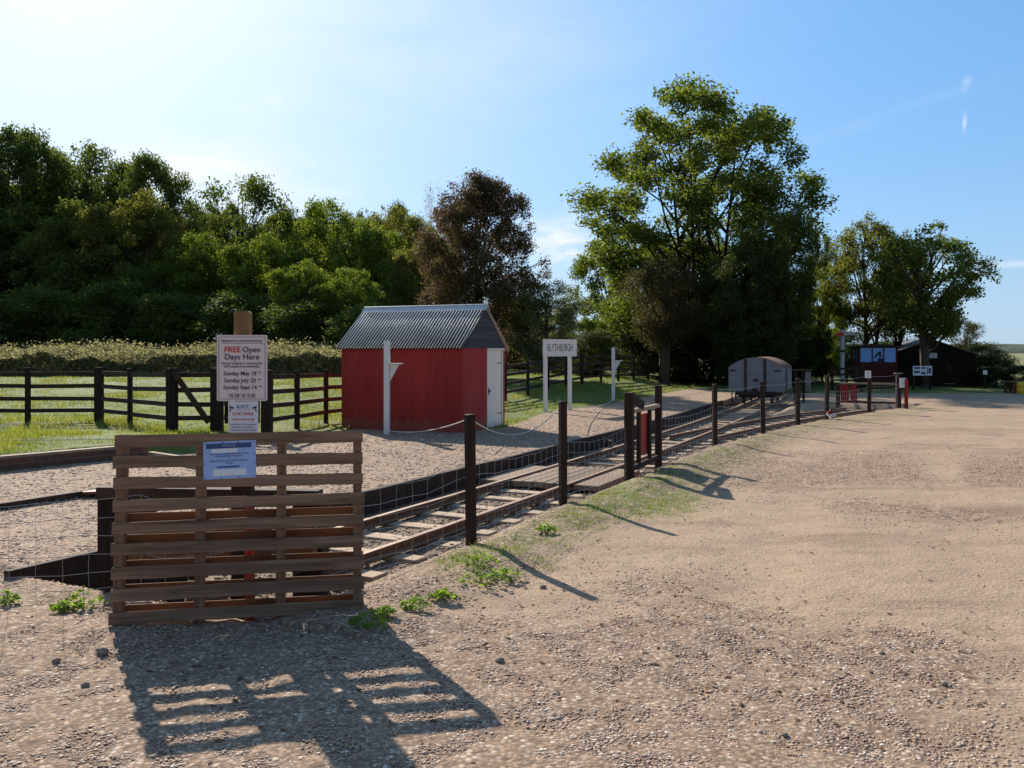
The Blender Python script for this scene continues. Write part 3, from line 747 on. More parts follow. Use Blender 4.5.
# ------------------------------------------------------------------ wooden pallet with notice
def text(s_, size, x, z, mat, parent, y=-0.004, off=0.0, name='lettering', align='CENTER', sx=1.0):
    cu = bpy.data.curves.new('lettering', 'FONT'); cu.body = s_; cu.size = size; cu.align_x = align; cu.align_y = 'CENTER'
    cu.extrude = 0.0004; cu.offset = off*size*0.6; cu.resolution_u = 3
    ob = bpy.data.objects.new('lettering', cu); COL.objects.link(ob)
    dg = bpy.context.evaluated_depsgraph_get(); me_ = bpy.data.meshes.new_from_object(ob.evaluated_get(dg))
    bpy.data.objects.remove(ob); bpy.data.curves.remove(cu)
    me_.name = 'lettering'; me_.materials.clear(); me_.materials.append(M[mat])
    o = link(name, me_, parent); o.rotation_euler = (R(90), 0, 0); o.location = (x, y, z); o.scale = (sx, 1, 1)
    return o
A0 = Vector((-2.33, 5.14)); A1 = Vector((-0.905, 5.40)); wdt = (A1-A0).length; yaw = math.atan2(A1.y-A0.y, A1.x-A0.x)
LEAN = R(-6.0)
pal = empty('wooden_pallet', (A0.x, A0.y, 0.0), yaw, 'old brown wooden slatted pallet standing on edge with a blue notice fixed on it', 'pallet', rx=LEAN)
W_ = wdt
for k, xx in enumerate((0.035, W_*0.335, W_*0.66, W_-0.035)):
    mb = MB(); mb.box(xx-0.026, xx+0.026, 0.0, 0.095, 0.005, 1.115 - 0.004*k); mb.build('bearer', M['pallet_up'], pal, bevel=0.004)
for i in range(9):
    z = 1.082 - i*0.128 + rnd.uniform(-0.004, 0.004); h_ = 0.072 + rnd.uniform(-0.004, 0.006)
    mb = MB(); a_, b_ = rnd.uniform(-0.006, 0.002), W_ + rnd.uniform(-0.003, 0.005)
    dz = rnd.uniform(-0.005, 0.005)
    # slat with a slightly wavy, split edge
    n_ = 14; vs_, fs_ = [], []
    for j in range(n_+1):
        xx = a_ + (b_-a_)*j/n_; t0 = z + dz*(j/n_*2-1) - h_/2 + rnd.uniform(-0.0025, 0.0025); t1 = z + dz*(j/n_*2-1) + h_/2 + rnd.uniform(-0.0025, 0.0025)
        yb = -0.003 + rnd.uniform(-0.0015, 0.0015)
        vs_ += [(xx, yb-0.018, t0), (xx, yb, t0), (xx, yb, t1), (xx, yb-0.018, t1)]
    for j in range(n_):
        for q in range(4): fs_.append((j*4+q, j*4+(q+1) % 4, (j+1)*4+(q+1) % 4, (j+1)*4+q))
    fs_ += [(0,1,2,3), (n_*4+3, n_*4+2, n_*4+1, n_*4)]
    mb.add(vs_, fs_); o = mb.build('slat', M['pallet'], pal, bevel=0.003)
for z, h_ in ((0.60, 0.095), (0.475, 0.09), (0.335, 0.07), (0.205, 0.05), (0.075, 0.07)):
    mb = MB(); mb.box(0.0 if z != 0.205 else 0.03, W_ if z != 0.205 else W_*0.99, 0.098, 0.116, z-h_/2, z+h_/2); mb.build('back_slat', M['rust_wood'], pal, bevel=0.003)
# the notice
nx = W_*(0.34+0.135)-0.03; nz = 0.955
no = empty('notice', (0,0,0), yaw, 'pale blue notice with white patches fixed to the front of the pallet', 'notice', rx=LEAN)
Mx = Matrix.Translation((A0.x, A0.y, 0)) @ Matrix.Rotation(yaw, 4, 'Z') @ Matrix.Rotation(LEAN, 4, 'X')
no.location = Mx @ Vector((nx, -0.026, nz)); no.rotation_euler = (LEAN, R(-1.5), yaw)
mb = MB(); mb.box(-0.152, 0.152, 0, 0.003, -0.112, 0.112); mb.build('panel', M['signblue'], no)
def patch(x0, x1, z0, z1, mat, nm, par, y=-0.0015):
    mb = MB(); mb.box(x0, x1, y, y+0.001, z0, z1); return mb.build(nm, M[mat], par)
patch(-0.136, 0.126, 0.070, 0.100, 'bluebar', 'header_bar', no)
patch(-0.105, 0.045, 0.044, 0.068, 'paper', 'white_patch', no)
patch(-0.098, 0.096, -0.094, -0.056, 'paper', 'white_patch', no)
patch(-0.075, 0.055, -0.046, -0.037, 'bluebar', 'dark_bar', no)
text('NOTICE', 0.02, -0.005, 0.085, 'signblue', no, -0.0022)
text('This area is unavailable PRIVATE and not', 0.0135, -0.005, 0.036, 'ink', no, -0.002)
text('available for your vehicle use', 0.0135, -0.005, 0.023, 'ink', no, -0.002)
text('or', 0.012, -0.005, 0.010, 'ink', no, -0.002)
text('Please use the entrance further ahead on', 0.0135, -0.005, -0.004, 'ink', no, -0.002)
text('the right', 0.0135, -0.005, -0.018, 'ink', no, -0.002)
mb = MB()
for xx, zz in ((-0.14,0.104),(-0.04,0.106),(0.05,0.106),(0.14,0.104),(-0.14,-0.104),(-0.05,-0.104),(0.05,-0.104),(0.14,-0.104),(0.143,0.03),(0.143,-0.02),(-0.143,-0.02)):
    mb.tube([(xx,-0.003,zz),(xx,0,zz)], 0.0035, n=8)
mb.build('screws', M['iron'], no)

# sign post behind the pallet, two signs on it, and a red post
PY = 5.85
sp = empty('sign_post', (X(243, PY), PY, 0), 0.05, 'tall brown wooden post behind the pallet carrying two signs', 'sign post')
mb = MB(); mb.prism([(-0.052,-0.045),(0.052,-0.045),(0.052,0.045),(-0.052,0.045)], 'z', -0.2, 1.87); mb.build('post', M['tanpost'], sp, bevel=0.012)
mb = MB(); mb.box(-0.066, 0.066, -0.056, 0.056, -0.2, 1.07); mb.build('post_base', M['tar_z'], sp, bevel=0.01)
def sgn(Y, px0, px1, py0, py1): return X((px0+px1)/2, Y), ZH((py0+py1)/2, Y), (px1-px0)/F*Y, (py1-py0)/F*Y
SY = PY - 0.068
x_, z_, w_, h_ = sgn(SY, 217, 267, 335, 401)
s1 = empty('event_sign', (x_, SY, z_), 0.02, 'pale pinkish open days sign with red and dark lettering, upper one on the post', 'sign', 'signs on the tall post')
def rrect(w, h, r, n=5):
    p = []
    for cx, cz, a in ((w/2-r, h/2-r, 0), (-w/2+r, h/2-r, 90), (-w/2+r, -h/2+r, 180), (w/2-r, -h/2+r, 270)):
        for k in range(n+1): p.append((cx + r*math.cos(R(a+90*k/n)), cz + r*math.sin(R(a+90*k/n))))
    return p
mb = MB(); mb.prism(rrect(w_, h_, 0.012), 'y', 0, 0.008); mb.build('panel', M['signpink'], s1)
mb = MB(); bw, bh = w_*0.92, h_*0.94
for a, b in (((-bw/2, bh/2), (bw/2, bh/2)), ((-bw/2, -bh/2), (bw/2, -bh/2)), ((-bw/2, -bh/2), (-bw/2, bh/2)), ((bw/2, -bh/2), (bw/2, bh/2)), ((-bw*0.45, h_*0.375), (bw*0.45, h_*0.375))):
    mb.beam((a[0], -0.001, a[1]), (b[0], -0.001, b[1]), 0.0012, 0.0026, (0, 0, 1) if a[1] == b[1] else (1, 0, 0))
mb.build('border', M['ink'], s1)
u = h_
text('Halesworth to Southwold Railway', 0.0225, 0, u*0.412, 'ink', s1, off=0.012, sx=0.86)
text('FREE', 0.052, -0.062, u*0.275, 'redink', s1, off=0.022)
text('Open', 0.052, 0.062, u*0.275, 'ink', s1, off=0.016)
text('Days Here', 0.052, 0, u*0.165, 'ink', s1, off=0.016)
text('See our progress in restoring the', 0.0225, 0, u*0.072, 'ink', s1, off=0.012, sx=0.88)
text('1879 station from dereliction', 0.0225, 0, u*0.022, 'ink', s1, off=0.012, sx=0.88)
for s_, zz, dx in (('Sunday May 18', -0.085, 0.098), ('Sunday July 20', -0.19, 0.098), ('Sunday Sept 14', -0.295, 0.104)):
    text(s_, 0.038, -0.012, u*zz, 'ink', s1, off=0.018, sx=0.93); text('th', 0.019, dx+0.016, u*zz+0.008, 'ink', s1, off=0.016)
text("10.30 'til 3.45", 0.036, 0, u*-0.42, 'ink', s1, off=0.014, sx=0.9)
x_, z_, w_, h_ = sgn(SY, 228.3, 258, 401.5, 432.5)
s2 = empty('security_sign', (x_, SY, z_), 0.02, 'small white and pale blue camera warning sign with red text, lower one on the post', 'sign', 'signs on the tall post')
mb = MB(); mb.prism(rrect(w_, h_, 0.006), 'y', 0, 0.006); mb.build('panel', M['signwhite'], s2)
text('A.H.T.', 0.034, 0, h_*0.33, 'bluebar', s2, off=0.012)
text('01787 220252', 0.026, 0, h_*0.10, 'redink', s2, off=0.01, sx=0.9)
text('www.c-tec.co.uk', 0.024, 0, h_*-0.07, 'redink', s2, off=0.01, sx=0.9)
text('24 HOUR CCTV in operation', 0.0135, 0, h_*-0.24, 'ink', s2, off=0.01)
text('Recording on all cameras is', 0.0135, 0, h_*-0.33, 'ink', s2, off=0.01)
text('remotely monitored & video recorded', 0.0125, 0, h_*-0.42, 'ink', s2, off=0.01, sx=0.85)
patch(-0.042, 0.042, h_*0.225, h_*0.235, 'redink', 'underline', s2)
for sg in (-1, 1):
    mb = MB()
    mb.prism([(sg*0.085, h_*0.36), (sg*0.058, h_*0.31), (sg*0.063, h_*0.25), (sg*0.090, h_*0.31)], 'y', -0.0012, -0.0002)
    mb.prism([(sg*0.085, h_*0.29), (sg*0.078, h_*0.29), (sg*0.078, h_*0.19), (sg*0.092, h_*0.17), (sg*0.092, h_*0.19), (sg*0.085, h_*0.21)], 'y', -0.0012, -0.0003)
    mb.build('camera_symbol', M['ink'], s2)
rp = empty('red_post', (X(249.5, 5.62), 5.62, 0), 0, 'slim bright red post standing right behind the pallet', 'post')
mb = MB(); mb.tube([(0,0,-0.1),(0,0,0.66)], 0.03, n=12); mb.build('shaft', M['red'], rp, True)
mb = MB(); mb.tube([(0,0,0.66),(0,0,0.675),(0,0,0.685)], 0.036, 0.015, n=12); mb.build('cap', M['redpaint'], rp)

# ------------------------------------------------------------------ wire fence
FP = [(-0.343,7.43), (0.54,9.40), (1.50,11.35), (2.10,12.72), (3.49,15.26), (4.90,17.30), (6.25,19.40), (7.52,21.2), (9.50,23.6), (11.05,25.3)]
wf = empty('wire_fence', (FP[0][0], FP[0][1], 0), 0, 'wire mesh stock fence on dark wooden posts between car park and railway track', 'wire fence')
o0 = Vector((FP[0][0], FP[0][1], 0))
HTS = [1.08, 1.08, None, None, 1.05, 1.03, 1.03, 1.03, 1.02, 0.9]
for i, (x, y) in enumerate(FP):
    if HTS[i] is None: continue
    mb = MB(); s_ = 0.036 if i < 6 else 0.04
    mb.box(-s_, s_, -s_, s_, -0.3, HTS[i]); o = mb.build('post', M['brownpost'], wf, bevel=0.006, loc=(x-o0.x, y-o0.y, 0.0))
    o.rotation_euler = (rnd.uniform(-0.022, 0.022), rnd.uniform(-0.022, 0.022), 0.5 + rnd.uniform(-0.2, 0.2))
def wires(path, hs, name, r=0.0017, step=0.15, sag=0.03):
    mb = MB(); pts = []
    for i in range(len(path)-1):
        a = Vector((*path[i], 0)); b = Vector((*path[i+1], 0)); n_ = max(2, int((b-a).length/step))
        for k in range(n_): pts.append((a.lerp(b, k/n_), math.sin(math.pi*k/n_), i))
    pts.append((Vector((*path[-1], 0)), 0, 0))
    def zz(j, k, h):
        p, s_, i = pts[j]
        g = max(-0.1, min(0.06, hz(p.x, p.y)))
        return g*0.6 + h*(1 - 0.10*s_*(0.5+0.5*math.sin(i*2.1))) - sag*s_*(0.6+0.5*math.sin(k*1.3+i)) + 0.006*math.sin(j*1.9+k)
    for k, h in enumerate(hs):
        mb.tube([(p.x-o0.x + 0.003*math.sin(j*2.2+k), p.y-o0.y, zz(j, k, h)) for j, (p, s_, i) in enumerate(pts)], r, n=4)
    for j, (p, s_, i) in enumerate(pts):
        mb.tube([(p.x-o0.x + 0.004*math.sin(j*3+k*2.0), p.y-o0.y, zz(j, k, h)) for k, h in enumerate(hs)], r*0.8, n=3)
    return mb.build(name, M['wire'], wf)
hs = [0.03, 0.12, 0.22, 0.33, 0.45, 0.57, 0.69]
wires([(-5.6,5.15), (-2.35,5.62), FP[0]], hs, 'wire_mesh')
wires(FP[:3], hs, 'wire_mesh')
wires(FP[3:], hs, 'wire_mesh', 0.0024)
mb = MB()
top = [Vector((x-o0.x, y-o0.y, 0.95)) for x, y in FP[3:]]
for a, b in zip(top[:-1], top[1:]):
    mb.tube([a, a.lerp(b, 0.5)-Vector((0,0,0.03)), b], 0.003, n=4)
mb.build('top_wire', M['wire'], wf)

# near timber gate panel with red board
def red_gate(a, b, label, n_bar=3, hgt=0.86, tall0=1.08, tall1=1.12, brace=True, red=(0.34, 0.66), grp='red boarded gates in the wire fence', rz0=0.20, rz1=0.76):
    a = Vector((*a, 0)); b = Vector((*b, 0)); d = b-a; L = d.length
    g = empty('timber_gate', a, math.atan2(d.y, d.x), label, 'gate', grp)
    mb = MB(); mb.box(-0.055, 0.055, -0.055, 0.055, -0.3, tall0); mb.build('post', M['brownpost'], g, bevel=0.008)
    mb = MB(); mb.box(L-0.045, L+0.045, -0.045, 0.045, -0.3, tall1); mb.build('post', M['brownpost'], g, bevel=0.008)
    mb = MB(); mb.box(0.06, L-0.05, -0.04, 0.04, hgt-0.05, hgt); mb.build('top_rail', M['palewood'], g, bevel=0.005)
    mb = MB(); mb.box(0.06, L-0.05, -0.025, 0.025, 0.06, 0.13); mb.build('bottom_rail', M['brownpost'], g, bevel=0.005)
    for k in range(n_bar-1):
        xx = L*(0.30 + 0.37*k/(max(1, n_bar-2)))
        mb = MB(); mb.box(xx-0.045, xx+0.045, -0.021, 0.021, 0.131, hgt-0.051); mb.build('bar', M['brownpost'], g, bevel=0.004)
    if brace:
        mb = MB(); mb.beam((0.03, -0.03, tall0-0.08), (L*0.36, -0.03, hgt+0.03), 0.05, 0.11); mb.build('brace', M['brownpost'], g, bevel=0.004)
    x0, x1 = L*red[0], L*red[1]; c = 0.03 if brace else 0.045
    yb = (0.024, 0.046) if brace else (-0.046, -0.024)
    mb = MB(); mb.prism([(x0+c, rz0), (x1-c, rz0), (x1, rz0+c), (x1, rz1-c), (x1-c, rz1), (x0+c, rz1), (x0, rz1-c), (x0, rz0+c)], 'y', *yb)
    mb.build('red_board', M['red' if brace else 'redpaint'], g)
    return g
red_gate(FP[2], FP[3], 'near dark timber gate panel with diagonal brace and narrow red board in the wire fence')
ga = G(838, 406); gb = G(895, 407)
g2 = red_gate((X(838, 26.9), 26.9), (X(897, 26.2), 26.2), 'far low gate with two red boards under a long top rail', 2, 0.68, 0.62, 0.70, False, (0.05, 0.19), rz0=0.06, rz1=0.62)
mb = MB(); x0, x1 = 0.36, 0.53; mb.prism([(x0, 0.10), (x1-0.05, 0.06), (x1, 0.16), (x1, 0.52), (x1-0.05, 0.62), (x0, 0.62)], 'y', -0.05, -0.026); mb.build('red_board', M['redpaint'], g2)

# notices on far posts and far posts
def small_notice(px, py0, py1, wpx, Y, label, rz=0.0, name='post_notice'):
    e = empty(name, (X(px, Y), Y, ZH((py0+py1)/2, Y)), rz, label, 'notice', 'small notices on the far fence')
    w2 = wpx/F*Y/2; h2 = (py1-py0)/F*Y/2
    mb = MB(); mb.box(-w2, w2, 0, 0.01, -h2, h2); mb.build('panel', M['signwhite'], e)
    mb = MB()
    for k in range(4): mb.box(-w2*0.75, w2*(0.75-0.2*(k % 2)), -0.002, -0.0005, h2*(0.6-k*0.38), h2*(0.68-k*0.38))
    mb.build('print_lines', M['bluebar'], e)
    return e
small_notice(868.2, 370.8, 378, 5.8, 23.5, 'small white notice on the wire fence post beside the far red boards')
mb = MB()
p2 = empty('notice_post', (X(897.5, 25.4), 25.4, 0), 0, 'dark wooden post just left of the white notice and slim red post', 'post', 'posts at the far end of the fence')
mb = MB(); mb.box(-0.04, 0.04, -0.04, 0.04, -0.2, 0.98); mb.build('shaft', M['brownpost'], p2, bevel=0.006)
mb = MB(); mb.box(-0.09, 0.14, -0.05, 0.05, 0.98, 1.0); mb.build('cap', M['palewood'], p2)
small_notice(902.8, 378, 387.5, 6, 25.2, 'white notice board at the end of the wire fence beside the slim red post', 0.05)
p3 = empty('red_post', (X(906.3, 25.2), 25.2, 0), 0, 'slim bright red post at the far end of the wire fence', 'post', 'posts at the far end of the fence')
mb = MB(); mb.box(-0.04, 0.04, -0.04, 0.04, -0.2, 0.80); mb.build('shaft', M['redpaint'], p3, bevel=0.006)
mb = MB(); mb.prism([(-0.04,0.80),(0.04,0.80),(0,0.86)], 'y', -0.04, 0.04); mb.build('cap', M['redpaint'], p3)
# flowers at the foot of a post
fx, fy = X(831, 21.1), 21.1
fl = empty('flower_bunch', (fx, fy, 0), 0, 'red and white flower bunch with green leaves lying by a fence post foot', 'flowers')
for k in range(7):
    mb = MB(); a = k*0.9; p = Vector((0.06*math.cos(a), 0.05*math.sin(a), 0.11 + 0.045*(k % 3)))
    v_ = IV*0.05*np.array([1, 1, 0.8]) + np.array(p); mb.add([tuple(q) for q in v_], [tuple(q) for q in IF]); mb.build('flower', M['redpaint'] if k % 3 else M['paper'], fl, True)
mb = MB(); mb.tube([(0,0,0),(0,0,0.05),(0.0,0,0.10)], 0.045, 0.08, 8, False); mb.build('wrapping', M['paper'], fl)
mb = MB()
for k in range(14):
    a = rnd.uniform(-0.8, 0.8); l = rnd.uniform(0.12, 0.24); c, s_ = math.cos(a), math.sin(a)
    mb.add([(0.05*c, 0.05*s_, 0.04), (0.05*c-s_*0.03+0.5*l*c, 0.05*s_+c*0.03+0.5*l*s_, 0.09), (0.05*c+l*c, 0.05*s_+l*s_, 0.04), (0.05*c+s_*0.03+0.5*l*c, 0.05*s_-c*0.03+0.5*l*s_, 0.09)], [(0,1,2,3)])
mb.build('leaves', M['weed'], fl)

# ------------------------------------------------------------------ red hut
hut = empty('red_hut', (-0.944, 17.09, 0.0), R(-23.95) , 'small red boarded hut with corrugated metal roof and white door', 'hut')
# local +x = along gable depth?  build with u (long, to the left) = -x and v (gable depth) = +y
LH, WH, ZB, ZE, ZR = 2.80, 1.95, 0.02, 1.68, 2.50
def boards(n, x0, x1, y, axis, z0, z1, skip=None, ztop=None):
    mb = MB(); st = (x1-x0)/n
    for k in range(n):
        a, b = x0+k*st+0.0017, x0+(k+1)*st-0.0017
        if skip and a > skip[0]-0.01 and b < skip[1]+0.01: continue
        if axis == 'x': mb.box(a, b, y, y+0.02, z0, z1)
        else: mb.box(y-0.02, y, a, b, z0, z1)
    return mb
mb = boards(31, -LH, 0, 0, 'x', ZB, ZE)
mb2 = boards(31, -LH, 0, WH-0.02, 'x', ZB, ZE); mb.add(mb2.v, mb2.f)
mb2 = boards(21, 0.021, WH-0.021, -LH+0.02, 'y', ZB, ZE); mb.add(mb2.v, mb2.f)
DY0, DY1 = 1.06, 1.83
mb2 = MB()
k = 0; yk = 0.021
while yk < WH-0.021:
    a, b = yk+0.0016, min(yk+0.09, WH-0.021)-0.0016
    if b < DY0 or a > DY1: mb2.box(-0.02, 0, a, b, ZB, ZE)
    elif a < DY0: mb2.box(-0.02, 0, a, DY0-0.002, ZB, ZE)
    elif b > DY1: mb2.box(-0.02, 0, DY1+0.002, b, ZB, ZE)
    yk += 0.09
mb.add(mb2.v, mb2.f)
mb.box(-LH+0.024, -0.024, 0.024, 0.03, ZB, ZE-0.02); mb.box(-0.03, -0.024, 0.032, DY0-0.01, ZB, ZE-0.02); mb.box(-0.03, -0.024, DY1+0.01, WH-0.03, ZB, ZE-0.02)
mb.build('wall', M['red'], hut)
nb = 9
def hw(z): return (WH/2)*(1-(z-ZE)/(ZR-ZE))
for xx in (0.0, -LH):
    gb_ = MB(); x1_, x2_ = (xx-0.005, xx+0.018) if xx == 0 else (xx-0.018, xx+0.005)
    for k in range(nb):
        z0 = ZE + (ZR-ZE-0.05)*k/nb; z1 = ZE + (ZR-ZE-0.05)*(k+1)/nb; a0, a1 = hw(z0), hw(z1); c = WH/2
        gb_.prism([(c-a0, z0+0.001), (c+a0, z0+0.001), (c+a1, z1-0.002), (c-a1, z1-0.002)], 'x', x1_, x2_)
    gb_.build('gable', M['slate'], hut)
# corrugated roof, two slopes of one mesh each
OV, OS = 0.07, 0.10
def slope_sheet(side):
    nper = 42; per = 10; n_ = nper*per; x0, x1 = -LH-OV, OV-0.03
    c = WH/2; y_e = -OS if side < 0 else WH+OS
    rise = (ZR-ZE)/(WH/2); z_e = ZE - OS*rise*0.35; vs_, fs_ = [], []
    nrm = Vector((0, (-1 if side < 0 else 1)*rise, 1)).normalized()
    for i in range(n_+1):
        x = x0 + (x1-x0)*i/n_; o_ = 0.021*math.cos(2*math.pi*i/per)
        for (yy_, zz_) in ((y_e, ZE+0.02-OS*rise*0.4), (c, ZR+0.02)):
            for th_ in (0.0, -0.004):
                q = Vector((x, yy_, zz_)) + nrm*(o_+th_); vs_.append(tuple(q))
    for i in range(n_):
        a = i*4; b = a+4
        fs_ += [(a, b, b+2, a+2), (a+1, a+3, b+3, b+1), (a, a+1, b+1, b), (a+2, b+2, b+3, a+3)]
    m = MB(); m.add(vs_, fs_); return m
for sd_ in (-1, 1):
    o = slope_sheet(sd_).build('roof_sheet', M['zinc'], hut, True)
# ridge cap in four lapped lengths
mb = MB()
for k in range(4):
    x0 = -LH-OV-0.02 + k*(LH+2*OV)/4; x1 = x0 + (LH+2*OV)/4 + 0.02; up = 0.004*(k % 2)
    c = WH/2
    mb.prism([(c-0.115, ZR-0.055+up), (c-0.012, ZR+0.05+up), (c+0.012, ZR+0.05+up), (c+0.115, ZR-0.055+up), (c+0.105, ZR-0.065+up), (c, ZR+0.036+up), (c-0.105, ZR-0.065+up)], 'x', x0, x1)
mb.tube([(-LH-OV-0.02, WH/2, ZR+0.055), (OV, WH/2, ZR+0.055)], 0.02, n=8)
mb.build('ridge_cap', M['lead'], hut)
for sg in (1,):
    mb = MB(); c = WH/2; rise = (ZR-ZE)/(WH/2)
    mb.beam((0.032, c+sg*(c+OS), ZE-OS*rise*0.4-0.03), (0.032, c, ZR-0.01), 0.022, 0.07); mb.build('bargeboard', M['palewood'], hut)
dr = MB(); dr.box(-0.035, -0.012, DY0+0.035, DY1-0.035, ZB+0.03, ZE-0.04); door = dr.build('door', M['cream'], hut)
mb = MB(); mb.tube([(-0.010, DY0+0.11, 0.80), (0.03, DY0+0.11, 0.80)], 0.018, n=8); mb.box(-0.011, -0.006, DY0+0.085, DY0+0.135, 0.72, 0.87); mb.build('handle', M['blackpaint'], door)
mb = MB(); mb.box(-0.01, 0.014, DY0, DY0+0.033, ZB, ZE-0.036); mb.box(-0.01, 0.014, DY1-0.033, DY1, ZB, ZE-0.036); mb.box(-0.01, 0.03, DY0-0.01, DY1+0.05, ZE-0.034, ZE-0.004)
mb.build('door_frame', M['white'], hut)
for zz_ in (0.3, 1.35):
    mb = MB(); mb.box(-0.0115, -0.004, DY1-0.24, DY1-0.036, zz_, zz_+0.035); mb.build('hinge', M['dullwhite'], door)
mb = MB(); mb.box(-0.05, 0.05, DY0-0.02, DY1+0.02, 0.0, ZB+0.028); mb.build('doorstep', M['tar'], hut)

# ------------------------------------------------------------------ white lamp posts, station board, ropes
def lamp_post(px, py, py_top, label, rz):
    x, y = G(px, py, 0.04)
    e = empty('lamp_bracket_post', (x, y, 0.03), rz, label, 'post', 'white lamp bracket posts')
    H_ = ZH(py_top, y) - 0.03
    mb = MB(); mb.prism([(-0.052,-0.052),(0.052,-0.052),(0.052,0.052),(-0.052,0.052)], 'z', -0.2, H_-0.04); mb.prism([(-0.052,H_-0.0398),(0.052,H_-0.0398),(0,H_+0.0)], 'y', -0.052, 0.052)
    mb.build('post', M['white'], e, bevel=0.006)
    mb = MB(); mb.box(0.053, 0.30, -0.10, 0.10, H_*0.745, H_*0.745+0.018); mb.build('shelf', M['white'], e, bevel=0.003)
    mb = MB(); mb.prism([(0.053, H_*0.745-0.002), (0.24, H_*0.745-0.002), (0.053, H_*0.745-0.34)], 'y', -0.014, 0.014); mb.build('bracket', M['white'], e)
    return e, x, y
lp1, lx1, ly1 = lamp_post(387, 434, 340, 'white wooden lamp post with small bracket shelf in front of the red hut', -0.1)
lp2, lx2, ly2 = lamp_post(613.3, 401, 347, 'white wooden lamp post with small bracket shelf right of the station name board', -0.1)
SA = Vector((*G(544.5, 412, 0.04), 0)); SB = Vector((*G(569.5, 408, 0.04), 0)); SB = SA + Vector((0.7071, 0.7071, 0))*1.0
dS = SB-SA; L = dS.length
nb_ = empty('station_name_board', (SA.x, SA.y, 0.03), math.atan2(dS.y, dS.x), 'white station name board on two white legs beside the platform', 'station sign')
for xx in (0.02, L-0.02):
    mb = MB(); mb.box(xx-0.055, xx+0.055, -0.043, 0.02, -0.2, 1.84); mb.build('leg', M['white'], nb_, bevel=0.006)
mb = MB(); mb.box(-0.12, L+0.16, -0.085, -0.045, 1.47, 1.89); mb.build('board', M['white'], nb_, bevel=0.004)
mb = MB()
for a in ((-0.125, L+0.165, 1.875, 1.905), (-0.125, L+0.165, 1.455, 1.485)): mb.box(a[0], a[1], -0.1, -0.0855, a[2], a[3])
for a in (-0.125, L+0.135): mb.box(a, a+0.03, -0.1, -0.0855, 1.487, 1.873)
mb.build('board_frame', M['white'], nb_)
text('BLYTHBURGH', 0.28, L/2+0.02, 1.675, 'blackpaint', nb_, -0.088, -0.006, sx=0.57)

def rope(pts, name, label, r=0.009, grp='pale ropes along the platform'):
    mb = MB(); out = []
    for (a, b, sag) in pts:
        a = Vector(a); b = Vector(b)
        for k in range(13):
            t_ = k/12; q = a.lerp(b, t_); q.z -= sag*4*t_*(1-t_); out.append(q)
    base = out[0].copy(); mb.tube([q-base for q in out], r, n=6)
    o = mb.build(name, M['rope'], None, True, loc=base); return tag(o, label, 'rope', grp)
st1 = (X(470, 14.2), 14.2, 0.50); st2 = (X(562, 17.5), 17.5, 0.53)
for q, lab in ((st1, 'thin dark rope stake on the platform gravel in front of the red hut'), (st2, 'thin dark rope stake on the platform gravel near the station name board')):
    mb = MB(); mb.tube([(0,0,-0.1),(0,0,q[2]-0.02)], 0.009, n=8); mb.tube([(0,0,q[2]-0.02),(0.012,0,q[2]),(0,0,q[2]+0.02),(-0.012,0,q[2]),(0,0,q[2]-0.02)], 0.004, n=5)
    tag(mb.build('rope_stake', M['iron'], None, loc=(q[0], q[1], 0.04)), lab, 'stake', 'rope stakes on the platform')
rope([((lx1+0.06, ly1-0.02, 0.10), (st1[0], st1[1], 0.54), 0.10)], 'rope', 'pale rope sagging from the lamp post foot in front of the red hut')
rope([((st1[0], st1[1], 0.54), (st2[0], st2[1], 0.57), 0.42)], 'rope', 'pale rope dipping to the gravel right of the red hut door')
rope([((st2[0], st2[1], 0.57), (lx2, ly2-0.06, 0.08), 0.14)], 'rope', 'pale rope running to the foot of the far white lamp post')
rope([((-9.5, 12.6, 0.36), (-5.55, 12.95, 0.33), 0.015)], 'rope', 'thin white cord stretched low over the lawn behind the brick edging', 0.007)

# ------------------------------------------------------------------ brick edging
BW = [(-9.4, 7.0), (-6.52, 11.2), (-5.25, 12.78)]
def brick_run(a, b, par, o_):
    a = Vector((*a, 0)); b = Vector((*b, 0)); d = (b-a); L_ = d.length; d.normalize(); n_ = Vector((-d.y, d.x, 0))
    z0, z1, th_ = -0.05, 0.245, 0.11
    vs_ = []
    for p in (a, b):
        for q, z in ((0, z0), (1, z0), (1, z1), (0, z1)): vs_.append(p + n_*(q*th_) + Vector((0,0,z)) - o_)
    me_ = bpy.data.meshes.new('brick_course'); me_.from_pydata([tuple(v) for v in vs_], [], [(0,4,7,3),(1,2,6,5),(3,7,6,2),(0,3,2,1),(4,5,6,7)])
    uv = me_.uv_layers.new(name='UVMap')
    for poly in me_.polygons:
        for li in poly.loop_indices:
            v = me_.vertices[me_.loops[li].vertex_index].co + o_ - a
            uv.data[li].uv = (v.dot(d), v.z + 0.05) if poly.index < 2 else (v.dot(d), v.dot(n_))
    me_.materials.append(M['brick']); return link('brick_course', me_, par)
o_ = Vector((BW[1][0], BW[1][1], 0))
bw = empty('brick_edging_wall', o_, 0, 'low red brick edging wall between the lawn and the gravel at the left', 'brick wall')
brick_run(BW[0], BW[1], bw, o_); brick_run(BW[1], BW[2], bw, o_)
mb = MB()
for a, b in zip(BW[:-1], BW[1:]):
    d = (Vector(b)-Vector(a)).normalized(); n_ = Vector((-d.y, d.x))*0.055
    mb.beam((a[0]+n_.x-o_.x, a[1]+n_.y-o_.y, 0.262), (b[0]+n_.x-o_.x, b[1]+n_.y-o_.y, 0.262), 0.14, 0.032)
mb.build('coping', M['palewood'], bw)
edge_board((-5.2, 12.75), (-4.02, 11.75), 0.0, 0.17, 'plank_edging', 'pale topped plank edging behind the left half of the pallet', 'sleeper', 0.07)
